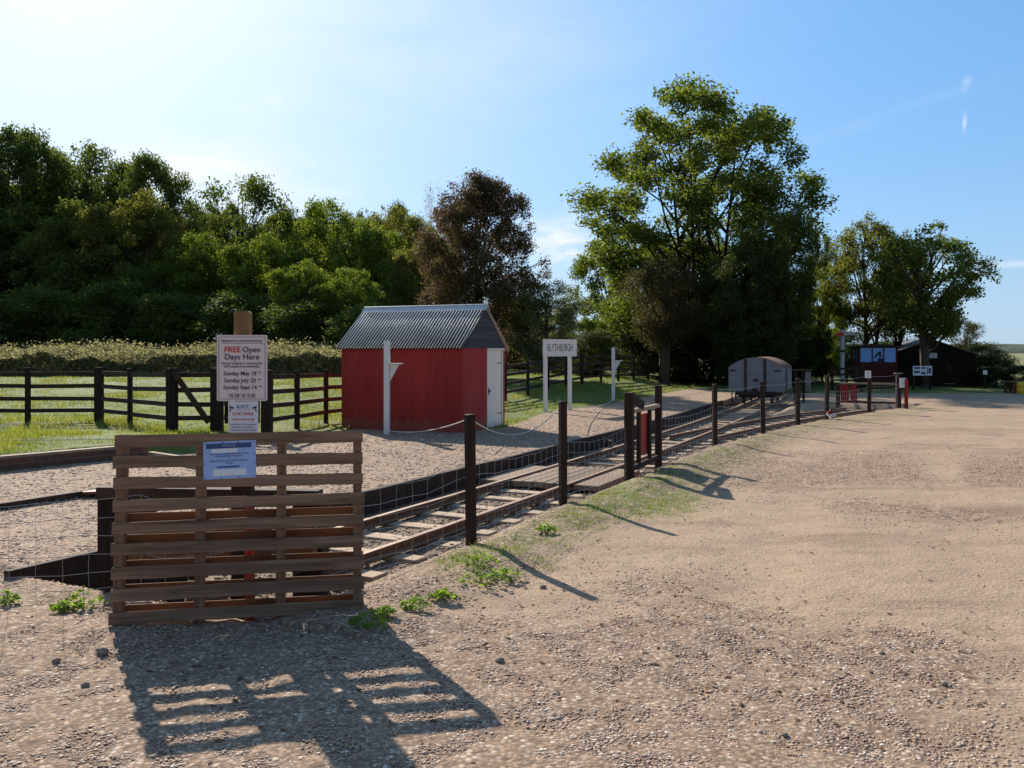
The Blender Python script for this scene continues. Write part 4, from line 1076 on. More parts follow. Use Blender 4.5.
edge_board((-4.02, 11.72), (-3.15, 12.6), 0.0, 0.14, 'plank_edging', 'pale topped plank edging right behind the sign post', 'sleeper', 0.07)

# ------------------------------------------------------------------ post and rail fences
def prf(pts, name, label, cat='fence', grp='dark post and rail fences', hgt=1.12, pw=0.055, step=None, rails=(0.25,0.5,0.76,1.02), thick=None, zoff=0.0):
    o_ = Vector((*pts[0], 0)); e = empty(name, (o_.x, o_.y, hz(*pts[0])), 0, label, cat, grp); zb = e.location.z
    allp = []
    for a, b in zip(pts[:-1], pts[1:]):
        a = Vector(a); b = Vector(b); n_ = max(1, round((b-a).length/step)) if step else 1
        for k in range(n_): allp.append((a.lerp(b, k/n_), k == 0))
    allp.append((Vector(pts[-1]), True))
    zs = [hz(p.x, p.y) - zb for p, _ in allp]
    for i, (p, main) in enumerate(allp):
        s_ = (thick[i] if thick else (pw if main else pw*0.8))
        mb = MB(); mb.box(-s_, s_, -s_, s_, -0.3, hgt + (0.03 if main else 0)); o = mb.build('post', M['tar_z'], e, bevel=0.008, loc=(p.x-o_.x, p.y-o_.y, zs[i]))
        d = (allp[min(i+1, len(allp)-1)][0] - allp[max(i-1, 0)][0]); o.rotation_euler = (0, 0, math.atan2(d.y, d.x))
    for i in range(len(allp)-1):
        a, b = allp[i][0], allp[i+1][0]
        for r_ in rails:
            mb = MB(); mb.beam((a.x-o_.x, a.y-o_.y, zs[i]+r_*hgt/1.12+rnd.uniform(-.012, .012)), (b.x-o_.x, b.y-o_.y, zs[i+1]+r_*hgt/1.12+rnd.uniform(-.012, .012)), 0.035, 0.085); mb.build('rail', M['tar'], e)
    return e
CZ = 0.97
pA = (X(99, 18.6), 18.6); pB = (X(172, 15.9), 15.9); pC = (X(217, 15.9), 15.9); pD = (X(267, 16.0), 16.0)
prf([(X(-60, 18.7), 18.7), (X(33, 18.7), 18.5), pA, (X(130, 17.5), 17.5), pB], 'post_and_rail_fence', 'dark four rail fence across the lawn left of the gate', thick=[0.05,0.045,0.072,0.042,0.085])
prf([pB, pC], 'post_and_rail_fence', 'short dark fence bay with diagonal brace left of the tall sign post', thick=[0.08,0.095])
mb = MB(); mb.beam((pB[0]+0.08, pB[1]-0.14, hz(*pB)+1.08), (pC[0]-0.10, pC[1]-0.14, hz(*pC)+0.18), 0.05, 0.09)
fb = [o for o in COL.objects if o.name.startswith('post_and_rail_fence') and o.get('label', '').startswith('short dark')][0]
b_ = mb.build('brace', M['tar'], fb); b_.data.transform(Matrix.Translation(-Vector(fb.location)))
gt = empty('field_gate', (pC[0]+0.13, pC[1], hz(*pC)), math.atan2(pD[1]-pC[1], pD[0]-pC[0]), 'narrow dark wooden field gate directly behind the two sign panels', 'gate')
Lg = (Vector(pD)-Vector(pC)).length - 0.26
for z in (0.26, 0.51, 0.77, 1.02):
    mb = MB(); mb.box(0, Lg, -0.02, 0.02, z-0.045, z+0.045); mb.build('rail', M['tar'], gt)
for xx in (0.04, Lg-0.04):
    mb = MB(); mb.box(xx-0.04, xx+0.04, 0.021, 0.06, 0.15, 1.1); mb.build('stile', M['tar_z'], gt)
mb = MB(); mb.beam((0.08, -0.035, 0.22), (Lg-0.1, -0.035, 1.02), 0.028, 0.08); mb.build('brace', M['tar'], gt)
prf([pD, (X(297, 17.4), 17.4), (X(326, 18.9), 18.9), (-3.75, 19.9)], 'post_and_rail_fence', 'dark four rail fence running from the gate to the red hut', thick=[0.085,0.045,0.042,0.05])
prf([(-3.4, 20.6), (-0.9, 24.6), (2.6, 33), (6.2, 40.5)], 'post_and_rail_fence', 'dark rail fence in the shade behind the station name board', step=2.0)
prf([(X(832, 37), 37), (X(862, 35.6), 35.6)], 'post_and_rail_fence', 'short dark rail fence in front of the signal and maroon carriage', step=0.8, hgt=1.0)

# ------------------------------------------------------------------ grey goods wagon
p, th = place(xa, 27.75)
wg = empty('goods_wagon', (p.x, p.y, -0.05), -th, 'grey planked goods wagon with arched ends standing on the track', 'railway wagon')
WW, LL, ZF, ZS, ZT = 0.83, 3.1, 0.41, 1.15, 1.475
def arch(w2, zs, zt, n=16, z0=None):
    # circle arc through (+-w2, zs) and (0, zt)
    h = zt-zs; r = (w2*w2+h*h)/(2*h); c = zt-r; a = math.asin(w2/r)
    return [(r*math.sin(-a+2*a*k/n), c + r*math.cos(-a+2*a*k/n)) for k in range(n+1)]
def arch_z(x, w2, zs, zt):
    h = zt-zs; r = (w2*w2+h*h)/(2*h); return zt-r + math.sqrt(max(0, r*r-x*x))
nP = 8
zz = [ZF + (ZT-ZF)*k/nP for k in range(nP+1)]
for yE in (0.0, LL-0.04):
    mb = MB()
    for k in range(nP):
        z0, z1 = zz[k]+0.006, zz[k+1]-0.006
        def half(z):
            if z <= ZS: return WW
            h = ZT-ZS; r = (WW*WW+h*h)/(2*h); return math.sqrt(max(0, r*r-(z-ZT+r)**2))
        prof = [(half(z0+(z1-z0)*j/4), z0+(z1-z0)*j/4) for j in range(5)]
        poly = prof + [(-a, b) for a, b in prof[::-1]]
        mb.prism(poly, 'y', yE, yE+0.04)
    a_ = arch(WW-0.01, ZS, ZT-0.01); mb.prism([(-WW+0.01, ZF)] + a_ + [(WW-0.01, ZF)], 'y', yE+0.012, yE+0.03)
    mb.build('end_boards', M['wagon'], wg)
mb = MB()
for sg in (-1, 1):
    for k in range(5):
        z0 = ZF + (ZS-ZF)*k/5; z1 = ZF + (ZS-ZF)*(k+1)/5; x0, x1 = sorted((sg*WW, sg*(WW-0.04)))
        mb.box(x0, x1, 0.041, LL-0.041, z0+0.003, z1-0.003)
    x0, x1 = sorted((sg*(WW-0.01), sg*(WW-0.035))); mb.box(x0, x1, 0.042, LL-0.042, ZF, ZS)
mb.build('side_boards', M['wagon'], wg)
for sg in (-1, 1):
    for yy_ in (0.9, LL-0.95):
        mb = MB(); x0, x1 = sorted((sg*WW, sg*(WW+0.018))); mb.box(x0, x1, yy_, yy_+0.08, ZF-0.04, ZS-0.01); mb.build('side_strap', M['iron'], wg)
    mb = MB(); x0, x1 = sorted((sg*(WW+0.002), sg*(WW+0.03))); mb.box(x0, x1, LL/2-0.55, LL/2+0.55, ZF+0.03, ZS-0.06); mb.build('door', M['wagon'], wg)
for xx in (-0.31, 0.28):
    mb = MB(); mb.box(xx-0.035, xx+0.035, -0.035, -0.001, ZF-0.06, arch_z(xx, WW, ZS, ZT)-0.01); mb.build('end_strap', M['iron'], wg)
for xx in (-0.70, 0.66):
    mb = MB(); mb.box(xx-0.09, xx+0.09, -0.018, -0.001, ZS-0.105, ZS-0.06); mb.build('bracket', M['iron'], wg)
mb = MB(); mb.box(-0.075, 0.075, -0.02, -0.001, 0.73, 0.80); mb.build('number_plate', M['iron'], wg)
ro = arch(WW+0.02, ZS+0.012, ZT+0.015, 16); ri = arch(WW+0.0, ZS+0.001, ZT+0.001, 16)
mb = MB(); mb.prism(ro + ri[::-1], 'y', 0.03, LL-0.03); mb.build('roof', M['roofbrown'], wg)
mb = MB(); mb.box(-0.6, 0.6, -0.06, LL+0.06, 0.29, ZF-0.002); mb.build('underframe', M['iron'], wg)
mb = MB(); mb.tube([(0,-0.061,0.40),(0,-0.2,0.40)], 0.045, n=10); mb.tube([(0,-0.2,0.40),(0,-0.235,0.40)], 0.125, n=16); mb.tube([(0,-0.2,0.37),(0,-0.25,0.30),(0,-0.22,0.2)], 0.02)
mb.build('coupler', M['iron'], wg)
for yy_ in (0.62, LL-0.62):
    for sg in (-1, 1):
        m_w = MB(); m_w.tube([(sg*0.40, yy_, 0.245), (sg*0.475, yy_, 0.245)], 0.245, n=24); wh = m_w.build('wheel', M['iron'], wg)
        m_w = MB(); m_w.tube([(sg*0.476, yy_, 0.245), (sg*0.56, yy_, 0.245)], 0.06, n=10); m_w.box(min(sg*0.5, sg*0.59), max(sg*0.5, sg*0.59), yy_-0.1, yy_+0.1, 0.2, 0.289); m_w.build('axle_box', M['iron'], wg)
    m_w = MB(); m_w.tube([(-0.399, yy_, 0.245), (0.399, yy_, 0.245)], 0.035, n=8); m_w.build('axle', M['iron'], wg)
mb = MB(); mb.tube([(-0.72,-0.02,0.4),(-0.72,-0.06,0.28),(-0.72,-0.02,0.05)], 0.02, n=6); mb.tube([(-0.6,-0.06,0.38),(-0.6,-0.09,0.15),(-0.45,-0.09,0.15)], 0.025, n=6); mb.build('brake_lever', M['iron'], wg)

# dark timber stop with grey sheet beyond the wagon
ds = empty('dark_stop_frame', (X(799, 28.4), 28.4, -0.05), -0.3, 'tall dark post frame with grey sheet standing right of the grey wagon', 'frame')
for xx in (-0.1, 0.14):
    mb = MB(); mb.box(xx-0.045, xx+0.045, -0.045, 0.045, -0.2, 1.04); mb.build('post', M['tar_z'], ds, bevel=0.005)
mb = MB(); mb.box(-0.2, 0.42, -0.06, 0.06, 1.042, 1.09); mb.build('cap', M['tar'], ds)
mb = MB(); mb.box(0.2, 0.36, 0.0, 0.03, 0.42, 1.04); mb.build('sheet', M['wagon'], ds)

# ------------------------------------------------------------------ signal, carriage, barn and bits at the far right
sY = 38.0
sg_ = empty('semaphore_signal', (X(842.4, sY), sY, 0), 0.0, 'white semaphore signal post with red and white arm in front of the trees', 'signal')
Hs = ZH(329.5, sY)
mb = MB(); mb.box(-0.07, 0.07, -0.07, 0.07, -0.2, Hs); mb.build('post', M['dullwhite'], sg_, bevel=0.008)
mb = MB(); mb.prism([(-0.085, Hs), (0.085, Hs), (0, Hs+0.12)], 'y', -0.085, 0.085); mb.build('cap', M['iron'], sg_)
za = ZH(333.7, sY)
mb = MB(); mb.box(0.02, 0.50, -0.125, -0.1, za-0.06, za+0.06); mb.build('arm', M['dullwhite'], sg_)
mb = MB(); mb.box(-0.30, 0.018, -0.125, -0.1, za-0.09, za+0.05); mb.build('arm_end', M['red'], sg_)
mb = MB(); mb.box(-0.13, 0.05, -0.12, -0.086, Hs*0.62, Hs*0.66); mb.build('crank', M['iron'], sg_)

cY = 39.0
ca = empty('railway_carriage', (X(858, cY), cY, 0), -R(15.3), 'small maroon carriage end with three windows painted as blue reflections left of the black barn', 'carriage')
cw = 1.62; ch = ZH(346.5, cY)
def wallx(x0, x1, y0, y1, z0, z1, m): 
    b = MB(); b.box(x0, x1, y0, y1, z0, z1); return b
zw0, zw1 = ZH(361.7, cY), ZH(348, cY)
mb = MB(); mb.box(0, cw, 0, 0.05, 0.35, zw0-0.02)
for a, b in ((0, 0.10), (0.56, 0.61), (1.03, 1.08), (cw-0.08, cw)): mb.box(a, b, 0, 0.05, zw0-0.018, zw1)
mb.box(0, cw, 0, 0.05, zw1+0.002, ch)
mb.box(0, 0.05, 0.051, 3.0, 0.35, zw0); mb.box(0, 0.05, 0.051, 0.5, zw0+0.002, ch); mb.box(0, 0.05, 1.2, 1.6, zw0+0.002, ch); mb.box(0, 0.05, 2.4, 3.0, zw0+0.002, ch); mb.box(cw-0.05, cw, 0.051, 3.0, 0.35, ch); mb.box(0.051, cw-0.051, 2.95, 3.0, 0.35, ch)
mb.build('body', M['maroon'], ca)
for a, b in ((0.10, 0.56), (0.61, 1.03), (1.08, cw-0.08)):
    mb = MB(); mb.box(a, b, 0.02, 0.03, zw0-0.015, zw1); mb.build('window', M['glass'], ca)
for a, b in ((0.5, 1.2), (1.6, 2.4)):
    mb = MB(); mb.box(0.02, 0.03, a, b, zw0+0.003, ch-0.05); mb.build('side_window', M['glass'], ca)
# dark jagged shape set in front of the middle window
mb = MB()
mb.prism([(0.64, zw0+0.02), (0.80, zw0+0.02), (0.83, zw0+0.16), (1.03, zw0+0.16), (1.03, zw0-0.01), (0.64, zw0-0.012)], 'y', 0.012, 0.018)
mb.prism([(0.63, zw0+0.17), (0.85, zw0+0.45), (0.95, zw0+0.45), (0.97, zw0+0.2), (0.86, zw0+0.2), (0.86, zw0+0.32), (0.74, zw0+0.2)], 'y', 0.012, 0.0185)
mb.build('dark_shape', M['blackpaint'], ca)
ra = arch(cw/2+0.06, ch+0.002, ch+0.10, 10); mb = MB(); mb.prism([(a+cw/2, b) for a, b in ra], 'y', -0.08, 3.08); mb.build('roof', M['iron'], ca)
mb = MB(); mb.box(0.1, cw-0.1, -0.1, 3.1, 0.2, 0.348); mb.build('underframe', M['iron'], ca)
for yy_ in (0.6, 2.4):
    for xx in (0.30, cw-0.30):
        mb = MB(); mb.tube([(xx-0.04, yy_, 0.2), (xx+0.04, yy_, 0.2)], 0.22, n=18); mb.build('wheel', M['iron'], ca)

bY = 41.5
ba = empty('black_barn', (X(932, bY), bY, 0), -R(14), 'low black boarded barn with grey sheet roof at the far right', 'barn')
bw2 = 1.85; bze, bzr = ZH(354.5, bY), ZH(340.5, bY)
mb = MB()
for k in range(12):
    z0 = bze*k/12; mb.box(-bw2, bw2, -0.02 - 0.0*(k % 2), 0.02, z0+0.002, bze*(k+1)/12-0.003)
for k in range(6):
    z0 = bze + (bzr-bze)*k/6; z1 = bze + (bzr-bze)*(k+1)/6 - 0.003
    a0 = bw2*(1-k/6); a1 = bw2*(1-(k+1)/6)+0.004
    mb.prism([(-a0, z0), (a0, z0), (a1, z1), (-a1, z1)], 'y', -0.02, 0.02)
mb.box(-bw2, -bw2+0.05, 0.022, 6, 0, bze); mb.box(bw2-0.05, bw2, 0.022, 6, 0, bze); mb.box(-bw2+0.052, bw2-0.052, 5.95, 6, 0, bze)
mb.build('wall', M['black'], ba)
for sg in (-1, 1):
    mb = MB(); rs_ = (bzr-bze)/bw2
    mb.prism([(sg*(bw2+0.15), bze-0.15*rs_+0.01), (0, bzr+0.01), (0, bzr+0.07), (sg*(bw2+0.15), bze-0.15*rs_+0.06)], 'y', -0.12, 6.1); mb.build('roof_slope', M['dkroof'], ba)
mb = MB(); mb.box(-0.5, 0.45, -0.05, -0.022, 0.0, 1.25); dd = mb.build('door', M['black'], ba)
mb = MB(); mb.box(0.33, 0.37, -0.08, -0.051, 0.55, 0.75); mb.build('handle', M['iron'], dd)
small_notice(933.2, 353, 358, 7, bY-0.35, 'small white notice high on the black barn gable', -R(14), 'barn_notice')
iY = 37.5
ib = empty('information_board', (X(922.6, iY), iY, 0), 0.0, 'wide pale information board on two legs in front of the black barn', 'information board')
iw = 19/F*iY/2; z0, z1 = ZH(375.5, iY), ZH(366, iY)
for xx in (-iw+0.05, iw-0.05):
    mb = MB(); mb.box(xx-0.04, xx+0.04, 0.031, 0.10, -0.2, z1); mb.build('leg', M['tar_z'], ib)
mb = MB(); mb.box(-iw, iw, 0, 0.03, z0, z1); mb.build('panel', M['signwhite'], ib)
mb = MB()
for a, b, c, d in ((-0.9,-0.3,0.35,0.8),(-0.9,-0.3,-0.5,0.0),(-0.15,0.3,-0.75,-0.2),(-0.15,0.3,0.4,0.8),(0.45,0.55,-0.8,0.8),(0.62,0.9,-0.6,0.6)):
    mb.box(a*iw, b*iw, -0.004, -0.001, (z0+z1)/2 + c*(z1-z0)/2, (z0+z1)/2 + d*(z1-z0)/2)
mb.build('printed_pictures', M['bluebar'], ib)
hY = 38.5
hp = empty('hedge_notice', (X(985.3, hY), hY, 0), 0.0, 'small square white notice on a stake before the dark bush right of the barn', 'notice')
mb = MB(); mb.box(-0.03, 0.03, 0.012, 0.06, -0.2, ZH(370, hY)); mb.build('stake', M['tar_z'], hp)
mb = MB(); mb.box(-0.09, 0.09, 0, 0.01, ZH(374.5, hY), ZH(370.2, hY)); mb.build('panel', M['signwhite'], hp)
tY = 34.5
tb = empty('bench_table', (X(1019, tY), tY, 0), 0.0, 'brown wooden table at the right edge beside the yellow drum', 'table')
tz = ZH(381.5, tY)
mb = MB()
for k in range(4): mb.box(-0.45, 1.2, -0.4+k*0.2, -0.4+k*0.2+0.19, tz-0.045, tz)
mb.build('tabletop', M['rust_wood'], tb)
mb = MB(); mb.box(-0.42, 1.15, -0.38, -0.34, tz-0.2, tz-0.047); mb.build('apron', M['rust_wood'], tb)
for xx in (-0.36, -0.16, 1.05):
    for yy_ in (-0.33, 0.30):
        mb = MB(); mb.box(xx-0.045, xx+0.045, yy_-0.04, yy_+0.04, 0, tz-0.047); mb.build('leg', M['rust_wood'], tb)
db_ = empty('plastic_drum', (X(1023.5, 34.0), 34.0, 0), 0, 'yellow plastic drum at the right edge in front of the brown table', 'drum')
mb = MB(); n_ = [(0,0.20),(0.03,0.225),(0.12,0.23),(0.14,0.245),(0.17,0.23),(0.3,0.23),(0.32,0.245),(0.35,0.23),(0.42,0.225),(0.45,0.2)]
vs_, fs_ = [], []
for z, r_ in n_:
    for k in range(20): vs_.append((r_*math.cos(k*math.pi/10), r_*math.sin(k*math.pi/10), z))
for i in range(len(n_)-1):
    for k in range(20): fs_.append((i*20+k, i*20+(k+1) % 20, (i+1)*20+(k+1) % 20, (i+1)*20+k))
fs_.append(tuple((len(n_)-1)*20+k for k in range(20))); mb.add(vs_, fs_); mb.build('body', M['yellow'], db_, True)
mb = MB(); mb.tube([(0.08,0,0.45),(0.08,0,0.475)], 0.04, n=10); mb.build('cap', M['yellow'], db_)

# ------------------------------------------------------------------ trees and shrubs
def leaf_cards(P, size, rs_, up=0.3):
    m = len(P)
    n = rs_.normal(0, 1, (m, 3)); n[:, 2] = np.abs(n[:, 2]) + up; n /= np.linalg.norm(n, axis=1)[:, None]
    a = rs_.normal(0, 1, (m, 3)); a -= (a*n).sum(1)[:, None]*n; a /= np.linalg.norm(a, axis=1)[:, None]
    b = np.cross(n, a); L_ = size*rs_.uniform(0.45, 1.5, m)[:, None]; W_ = L_*rs_.uniform(0.45, 0.75, m)[:, None]
    V = np.stack([P - a*L_*0.5, P + b*W_*0.5 + n*L_*0.12, P + a*L_*0.5, P - b*W_*0.5 + n*L_*0.12], 1).reshape(-1, 3)
    return V, np.arange(4*m).reshape(-1, 4)
def tree_data(seed, H=10., W=8., base=0.25, ncl=110, nleaf=20000, leaf=0.17, crad=0.85, trunk=0.22, lean=0.3, peak=0.55, nlimb=34, multi=1, ragged=0.35, inner=0.5, low=0.4):
    r_ = np.random.RandomState(seed)
    zb = H*base; cl = []
    ph = r_.uniform(0, 6.28, 4)
    while len(cl) < ncl:
        t_ = r_.uniform(0.02, 1)
        pr = (t_/peak)**low if t_ < peak else max(0, 1-((t_-peak)/(1-peak))**2.2)**0.5
        a = r_.uniform(0, 2*np.pi)
        rag = 1 - ragged*(0.5+0.5*np.sin(3*a+ph[0]+t_*7)*np.sin(2*a+ph[1]-t_*5)) 
        q = inner + (1-inner)*r_.rand()**0.6 if r_.rand() < 0.75 else r_.rand()
        if r_.rand() > pr + 0.12: continue
        cl.append((q*pr*W/2*rag*np.cos(a), q*pr*W/2*rag*np.sin(a), zb + t_*(H-zb)*(0.97 - 0.1*ragged*np.sin(a*2+ph[2]))))
    cl = np.array(cl); cr = crad*(0.45 + 1.15*r_.rand(ncl)**1.3)
    wts = cr**2; wts /= wts.sum(); idx = r_.choice(ncl, nleaf, p=wts)
    d = r_.normal(0, 1, (nleaf, 3)); d /= np.linalg.norm(d, axis=1)[:, None]
    rr = r_.rand(nleaf)**0.5
    P = cl[idx] + d*(rr*cr[idx])[:, None]*np.array([1, 1, 0.62]) + r_.normal(0, 0.20*crad, (nleaf, 3))
    P[:, 2] = np.maximum(P[:, 2], 0.15)
    V, Fc = leaf_cards(P, leaf, r_)
    mb = MB(); rr_ = random.Random(seed)
    stems = []
    for s_ in range(multi):
        off = Vector((0, 0, 0)) if multi == 1 else Vector((rr_.uniform(-0.35, 0.35), rr_.uniform(-0.3, 0.3), 0))
        tip = Vector((rr_.uniform(-lean, lean)*2 + off.x*3, rr_.uniform(-lean, lean)*2 + off.y*3, H*0.86))
        pts = []
        for k in range(9):
            t_ = k/8; q = off.lerp(tip, t_) + Vector((math.sin(t_*5+seed)*0.12*lean*3, math.cos(t_*4+seed*2)*0.12*lean*3, 0))*t_; pts.append(q)
        stems.append(pts)
        # flared foot
        mb.tube([pts[0]-Vector((0,0,0.3)), pts[0]+Vector((0,0,0.02*H))], trunk*1.5/multi**0.5, trunk*1.02/multi**0.5, 9)
        mb.tube([pts[0]] + pts[1:], trunk/multi**0.5, trunk*0.12, 8)
    for k in r_.choice(ncl, min(nlimb, ncl), replace=False):
        c = Vector(cl[k]); st = stems[rr_.randrange(multi)]
        t_ = max(0.22, min(0.9, (c.z/H)*rr_.uniform(0.5, 0.85))); i = int(t_*8); a = st[i].lerp(st[min(8, i+1)], t_*8-i)
        mid = a.lerp(c, 0.5) + Vector((rr_.uniform(-.4, .4), rr_.uniform(-.4, .4), rr_.uniform(-.25, .45)))
        pts = [a.lerp(mid, u_)*(1-u_) + mid.lerp(c, u_)*u_ for u_ in (0, 0.2, 0.4, 0.6, 0.8, 1)]
        pts = [q_ + Vector((rr_.uniform(-.09, .09), rr_.uniform(-.09, .09), rr_.uniform(-.09, .09)))*(0 < k_ < 5) for k_, q_ in enumerate(pts)]
        mb.tube(pts, trunk*0.42*(1-t_*0.6), trunk*0.06, 5)
        for _ in range(2):
            u_ = rr_.uniform(0.45, 0.9); s0 = a.lerp(mid, u_)*(1-u_) + mid.lerp(c, u_)*u_
            e_ = c + Vector((rr_.uniform(-.55, .55), rr_.uniform(-.55, .55), rr_.uniform(-.2, .45)))*crad
            mb.tube([s0, s0.lerp(e_, 0.5)+Vector((0, 0, 0.08)), e_], trunk*0.12, trunk*0.03, 4)
    return (V, Fc), mb
class Proto:
    def __init__(s, kind, bark, seed, **kw):
        (V, Fc), mb = tree_data(seed, **kw)
        s.H = kw.get('H', 10.); s.W = kw.get('W', 8.)
        s.crown = np_mesh('crown', V, Fc, LV[kind]); s.trunk = mb.mesh('trunk', M[bark], True)
        s.variants = {kind: s.crown}
    def crown_of(s, kind):
        if kind not in s.variants:
            m = s.crown.copy(); m.materials.clear(); m.materials.append(LV[kind]); s.variants[kind] = m
        return s.variants[kind]
def plant(pr, kind, px, py, Y, wpx, label, name='tree', grp='trees of the wood behind the lawn', rz=None, zg=None):
    x = X(px, Y); z = hz(x, Y) if zg is None else zg
    H_ = ZH(py, Y) - z; W_ = wpx/F*Y
    e = empty(name, (x, Y, z), rnd.uniform(0, 6.28) if rz is None else rz, label, 'bush' if 'shrub' in name or 'bush' in name else 'tree', grp)
    e.scale = (W_/pr.W*0.92, W_/pr.W*0.92, H_/pr.H)
    link('trunk', pr.trunk, e); link('crown', pr.crown_of(kind), e)
    return e
P_oak = [Proto('oak', 'barkdark', 21, base=0.14, ncl=300, nleaf=56000, leaf=0.15, crad=0.58, W=10, peak=0.62, ragged=0.3), Proto('oak', 'barkdark', 22, base=0.08, ncl=300, nleaf=56000, leaf=0.15, crad=0.58, W=10, peak=0.58, ragged=0.35)]
P_grn = [Proto('green', 'barkdark', 31, base=0.04, ncl=210, nleaf=38000, leaf=0.165, crad=0.56, W=9, peak=0.5, ragged=0.45), Proto('green', 'barkdark', 32, base=0.04, ncl=190, nleaf=36000, leaf=0.165, crad=0.56, W=9, peak=0.45, ragged=0.5)]
P_air = Proto('oak', 'barkdark', 41, base=0.35, ncl=60, nleaf=9000, leaf=0.18, crad=0.75, peak=0.6, ragged=0.6, multi=2)
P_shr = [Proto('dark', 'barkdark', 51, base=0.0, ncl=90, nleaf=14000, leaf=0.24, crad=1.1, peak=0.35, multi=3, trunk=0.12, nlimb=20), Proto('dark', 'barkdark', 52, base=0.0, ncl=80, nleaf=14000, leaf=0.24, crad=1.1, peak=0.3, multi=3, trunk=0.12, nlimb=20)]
O1, O2 = P_oak; G1, G2 = P_grn; S1, S2 = P_shr
GW = 'trees of the wood behind the lawn'
for (pr, k, px, py, Y, wp, lab) in [
    (O1, 'oak', -45, 132, 72, 150, 'tall dark oak cut by the left picture edge'),
    (O2, 'oak', 28, 134, 74, 120, 'tallest dark oak at the far left with a domed top'),
    (O1, 'oak', 88, 140, 76, 115, 'tall dark oak with broad crown second from the left of the wood'),
    (O2, 'oak', 140, 158, 74, 100, 'dark oak on the sloping right shoulder of the left wood'),
    (O1, 'olive', 176, 205, 72, 70, 'lower olive tree stepping down at the end of the dark oaks'),
    (G1, 'oak', 10, 205, 66, 120, 'dark bushy tree under the tallest oak at far left'),
    (G2, 'oak', 78, 200, 65, 110, 'dark leafy tree below the second oak of the wood'),
    (G1, 'olive', 135, 195, 64, 100, 'olive green tree rising before the oaks left of the sign'),
    (P_air, 'oak', 240, 170, 68, 88, 'tall open tree with see-through crown above the sign post'),
    (O2, 'oak', 288, 212, 70, 80, 'mid height dark tree right of the open crowned tree'),
    (G2, 'green', 205, 232, 60, 95, 'bright green tree just left of the sign post top'),
    (G1, 'green', 262, 236, 57, 85, 'bright green tree just right of the sign post top'),
    (G2, 'green', 328, 198, 62, 95, 'tall bright green tree above the left end of the hut roof'),
    (G1, 'green', 372, 222, 59, 85, 'bright green tree directly above the hut roof'),
    (O1, 'olive', 392, 202, 66, 80, 'yellowish olive tree top between the green trees and the copper tree'),
    (G1, 'green', 302, 262, 52, 70, 'lower bright green tree between sign post and red hut'),
    (G2, 'green', 352, 268, 50, 70, 'low bright green tree behind the left gable of the hut'),
    (G1, 'olive', 412, 245, 55, 60, 'olive tree right beside the copper tree'),
    ]:
    plant(pr, k, px, py, Y, wp*1.4, lab)
P_birch = Proto('birch', 'barkpale', 61, base=0.3, ncl=50, nleaf=2200, leaf=0.13, crad=0.7, peak=0.4, nlimb=45, trunk=0.12)
plant(P_birch, 'birch', 433, 182, 62, 46, 'thin pale bare birch top beside the copper tree', 'birch_tree')
P_cop = Proto('copper', 'barkdark', 71, base=0.06, ncl=360, nleaf=105000, leaf=0.115, crad=0.52, peak=0.52, ragged=0.25, inner=0.3, low=0.2, nlimb=40, trunk=0.16)
plant(P_cop, 'copper', 480, 174, 37, 150, 'dark copper leaved tree rising behind the red hut', 'copper_tree', None, 1.0)
# shaded undergrowth along the foot of the wood
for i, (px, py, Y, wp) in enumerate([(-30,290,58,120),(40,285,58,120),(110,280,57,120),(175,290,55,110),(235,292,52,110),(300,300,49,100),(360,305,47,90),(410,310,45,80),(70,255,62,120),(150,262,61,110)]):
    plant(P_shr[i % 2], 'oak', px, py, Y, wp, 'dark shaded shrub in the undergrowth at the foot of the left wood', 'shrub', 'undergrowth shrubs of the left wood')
for i, (px, py, Y, wp) in enumerate([(-60,170,95,200),(60,180,98,200),(180,215,95,190),(300,230,92,180),(410,235,90,160),(500,300,80,120),(195,196,78,80),(232,205,80,70),(285,208,80,75),(320,206,82,75),(360,206,80,75),(400,206,78,70),(440,215,74,60),(-140,150,78,190),(-250,160,80,200),(-190,240,64,170),(-320,190,74,200)]):
    plant(P_oak[i % 2], 'oak', px, py, Y, wp, ('dark tree top on the skyline at the back of the wood' if i > 5 else 'dark tree deep inside the wood seen only through gaps'), 'tree', 'trees deep in the wood')
# right hand group
P_gry = Proto('grey', 'bark', 81, base=0.06, ncl=130, nleaf=34000, leaf=0.16, crad=0.7, peak=0.5)
plant(P_gry, 'grey', 546, 280, 36, 96, 'small grey green tree behind the station name board', 'small_tree', None)
plant(G2, 'lime', 612, 222, 54, 112, 'pale yellow green tree left of the tallest tree', 'tree', None)
plant(G1, 'green', 590, 318, 44, 60, 'low green bush tree between the name board and the far lamp post', 'tree', None)
P_ivy = Proto('brown', 'bark', 91, base=0.30, ncl=110, nleaf=42000, leaf=0.14, crad=0.95, peak=0.5, multi=2, trunk=0.5, nlimb=14)
plant(P_ivy, 'brown', 664, 258, 40, 96, 'brownish ivy clad tree with two pale trunks at the platform end', 'ivy_tree', None, 0.4)
P_big = Proto('poplar', 'barkdark', 103, base=0.10, ncl=290, nleaf=88000, leaf=0.11, crad=0.45, peak=0.58, ragged=0.34, inner=0.5, low=0.15, nlimb=60, trunk=0.15, lean=0.2, multi=3)
plant(P_big, 'poplar', 700, 90, 46, 296, 'tallest tree of all with an open leafy crown left of centre right', 'tall_tree', None, 2.2)
plant(O1, 'oak', 774, 195, 41, 118, 'dense dark tree under the right half of the tallest tree', 'tree', None)
plant(O2, 'dark', 738, 250, 40.5, 130, 'dense dark tree right behind the grey wagon', 'tree', None)
plant(O1, 'oak', 690, 225, 52, 120, 'dark inner tree below the middle of the tallest tree', 'tree', None)
plant(G1, 'lime', 822, 285, 47, 66, 'yellow green tree left of the signal post', 'tree', None)
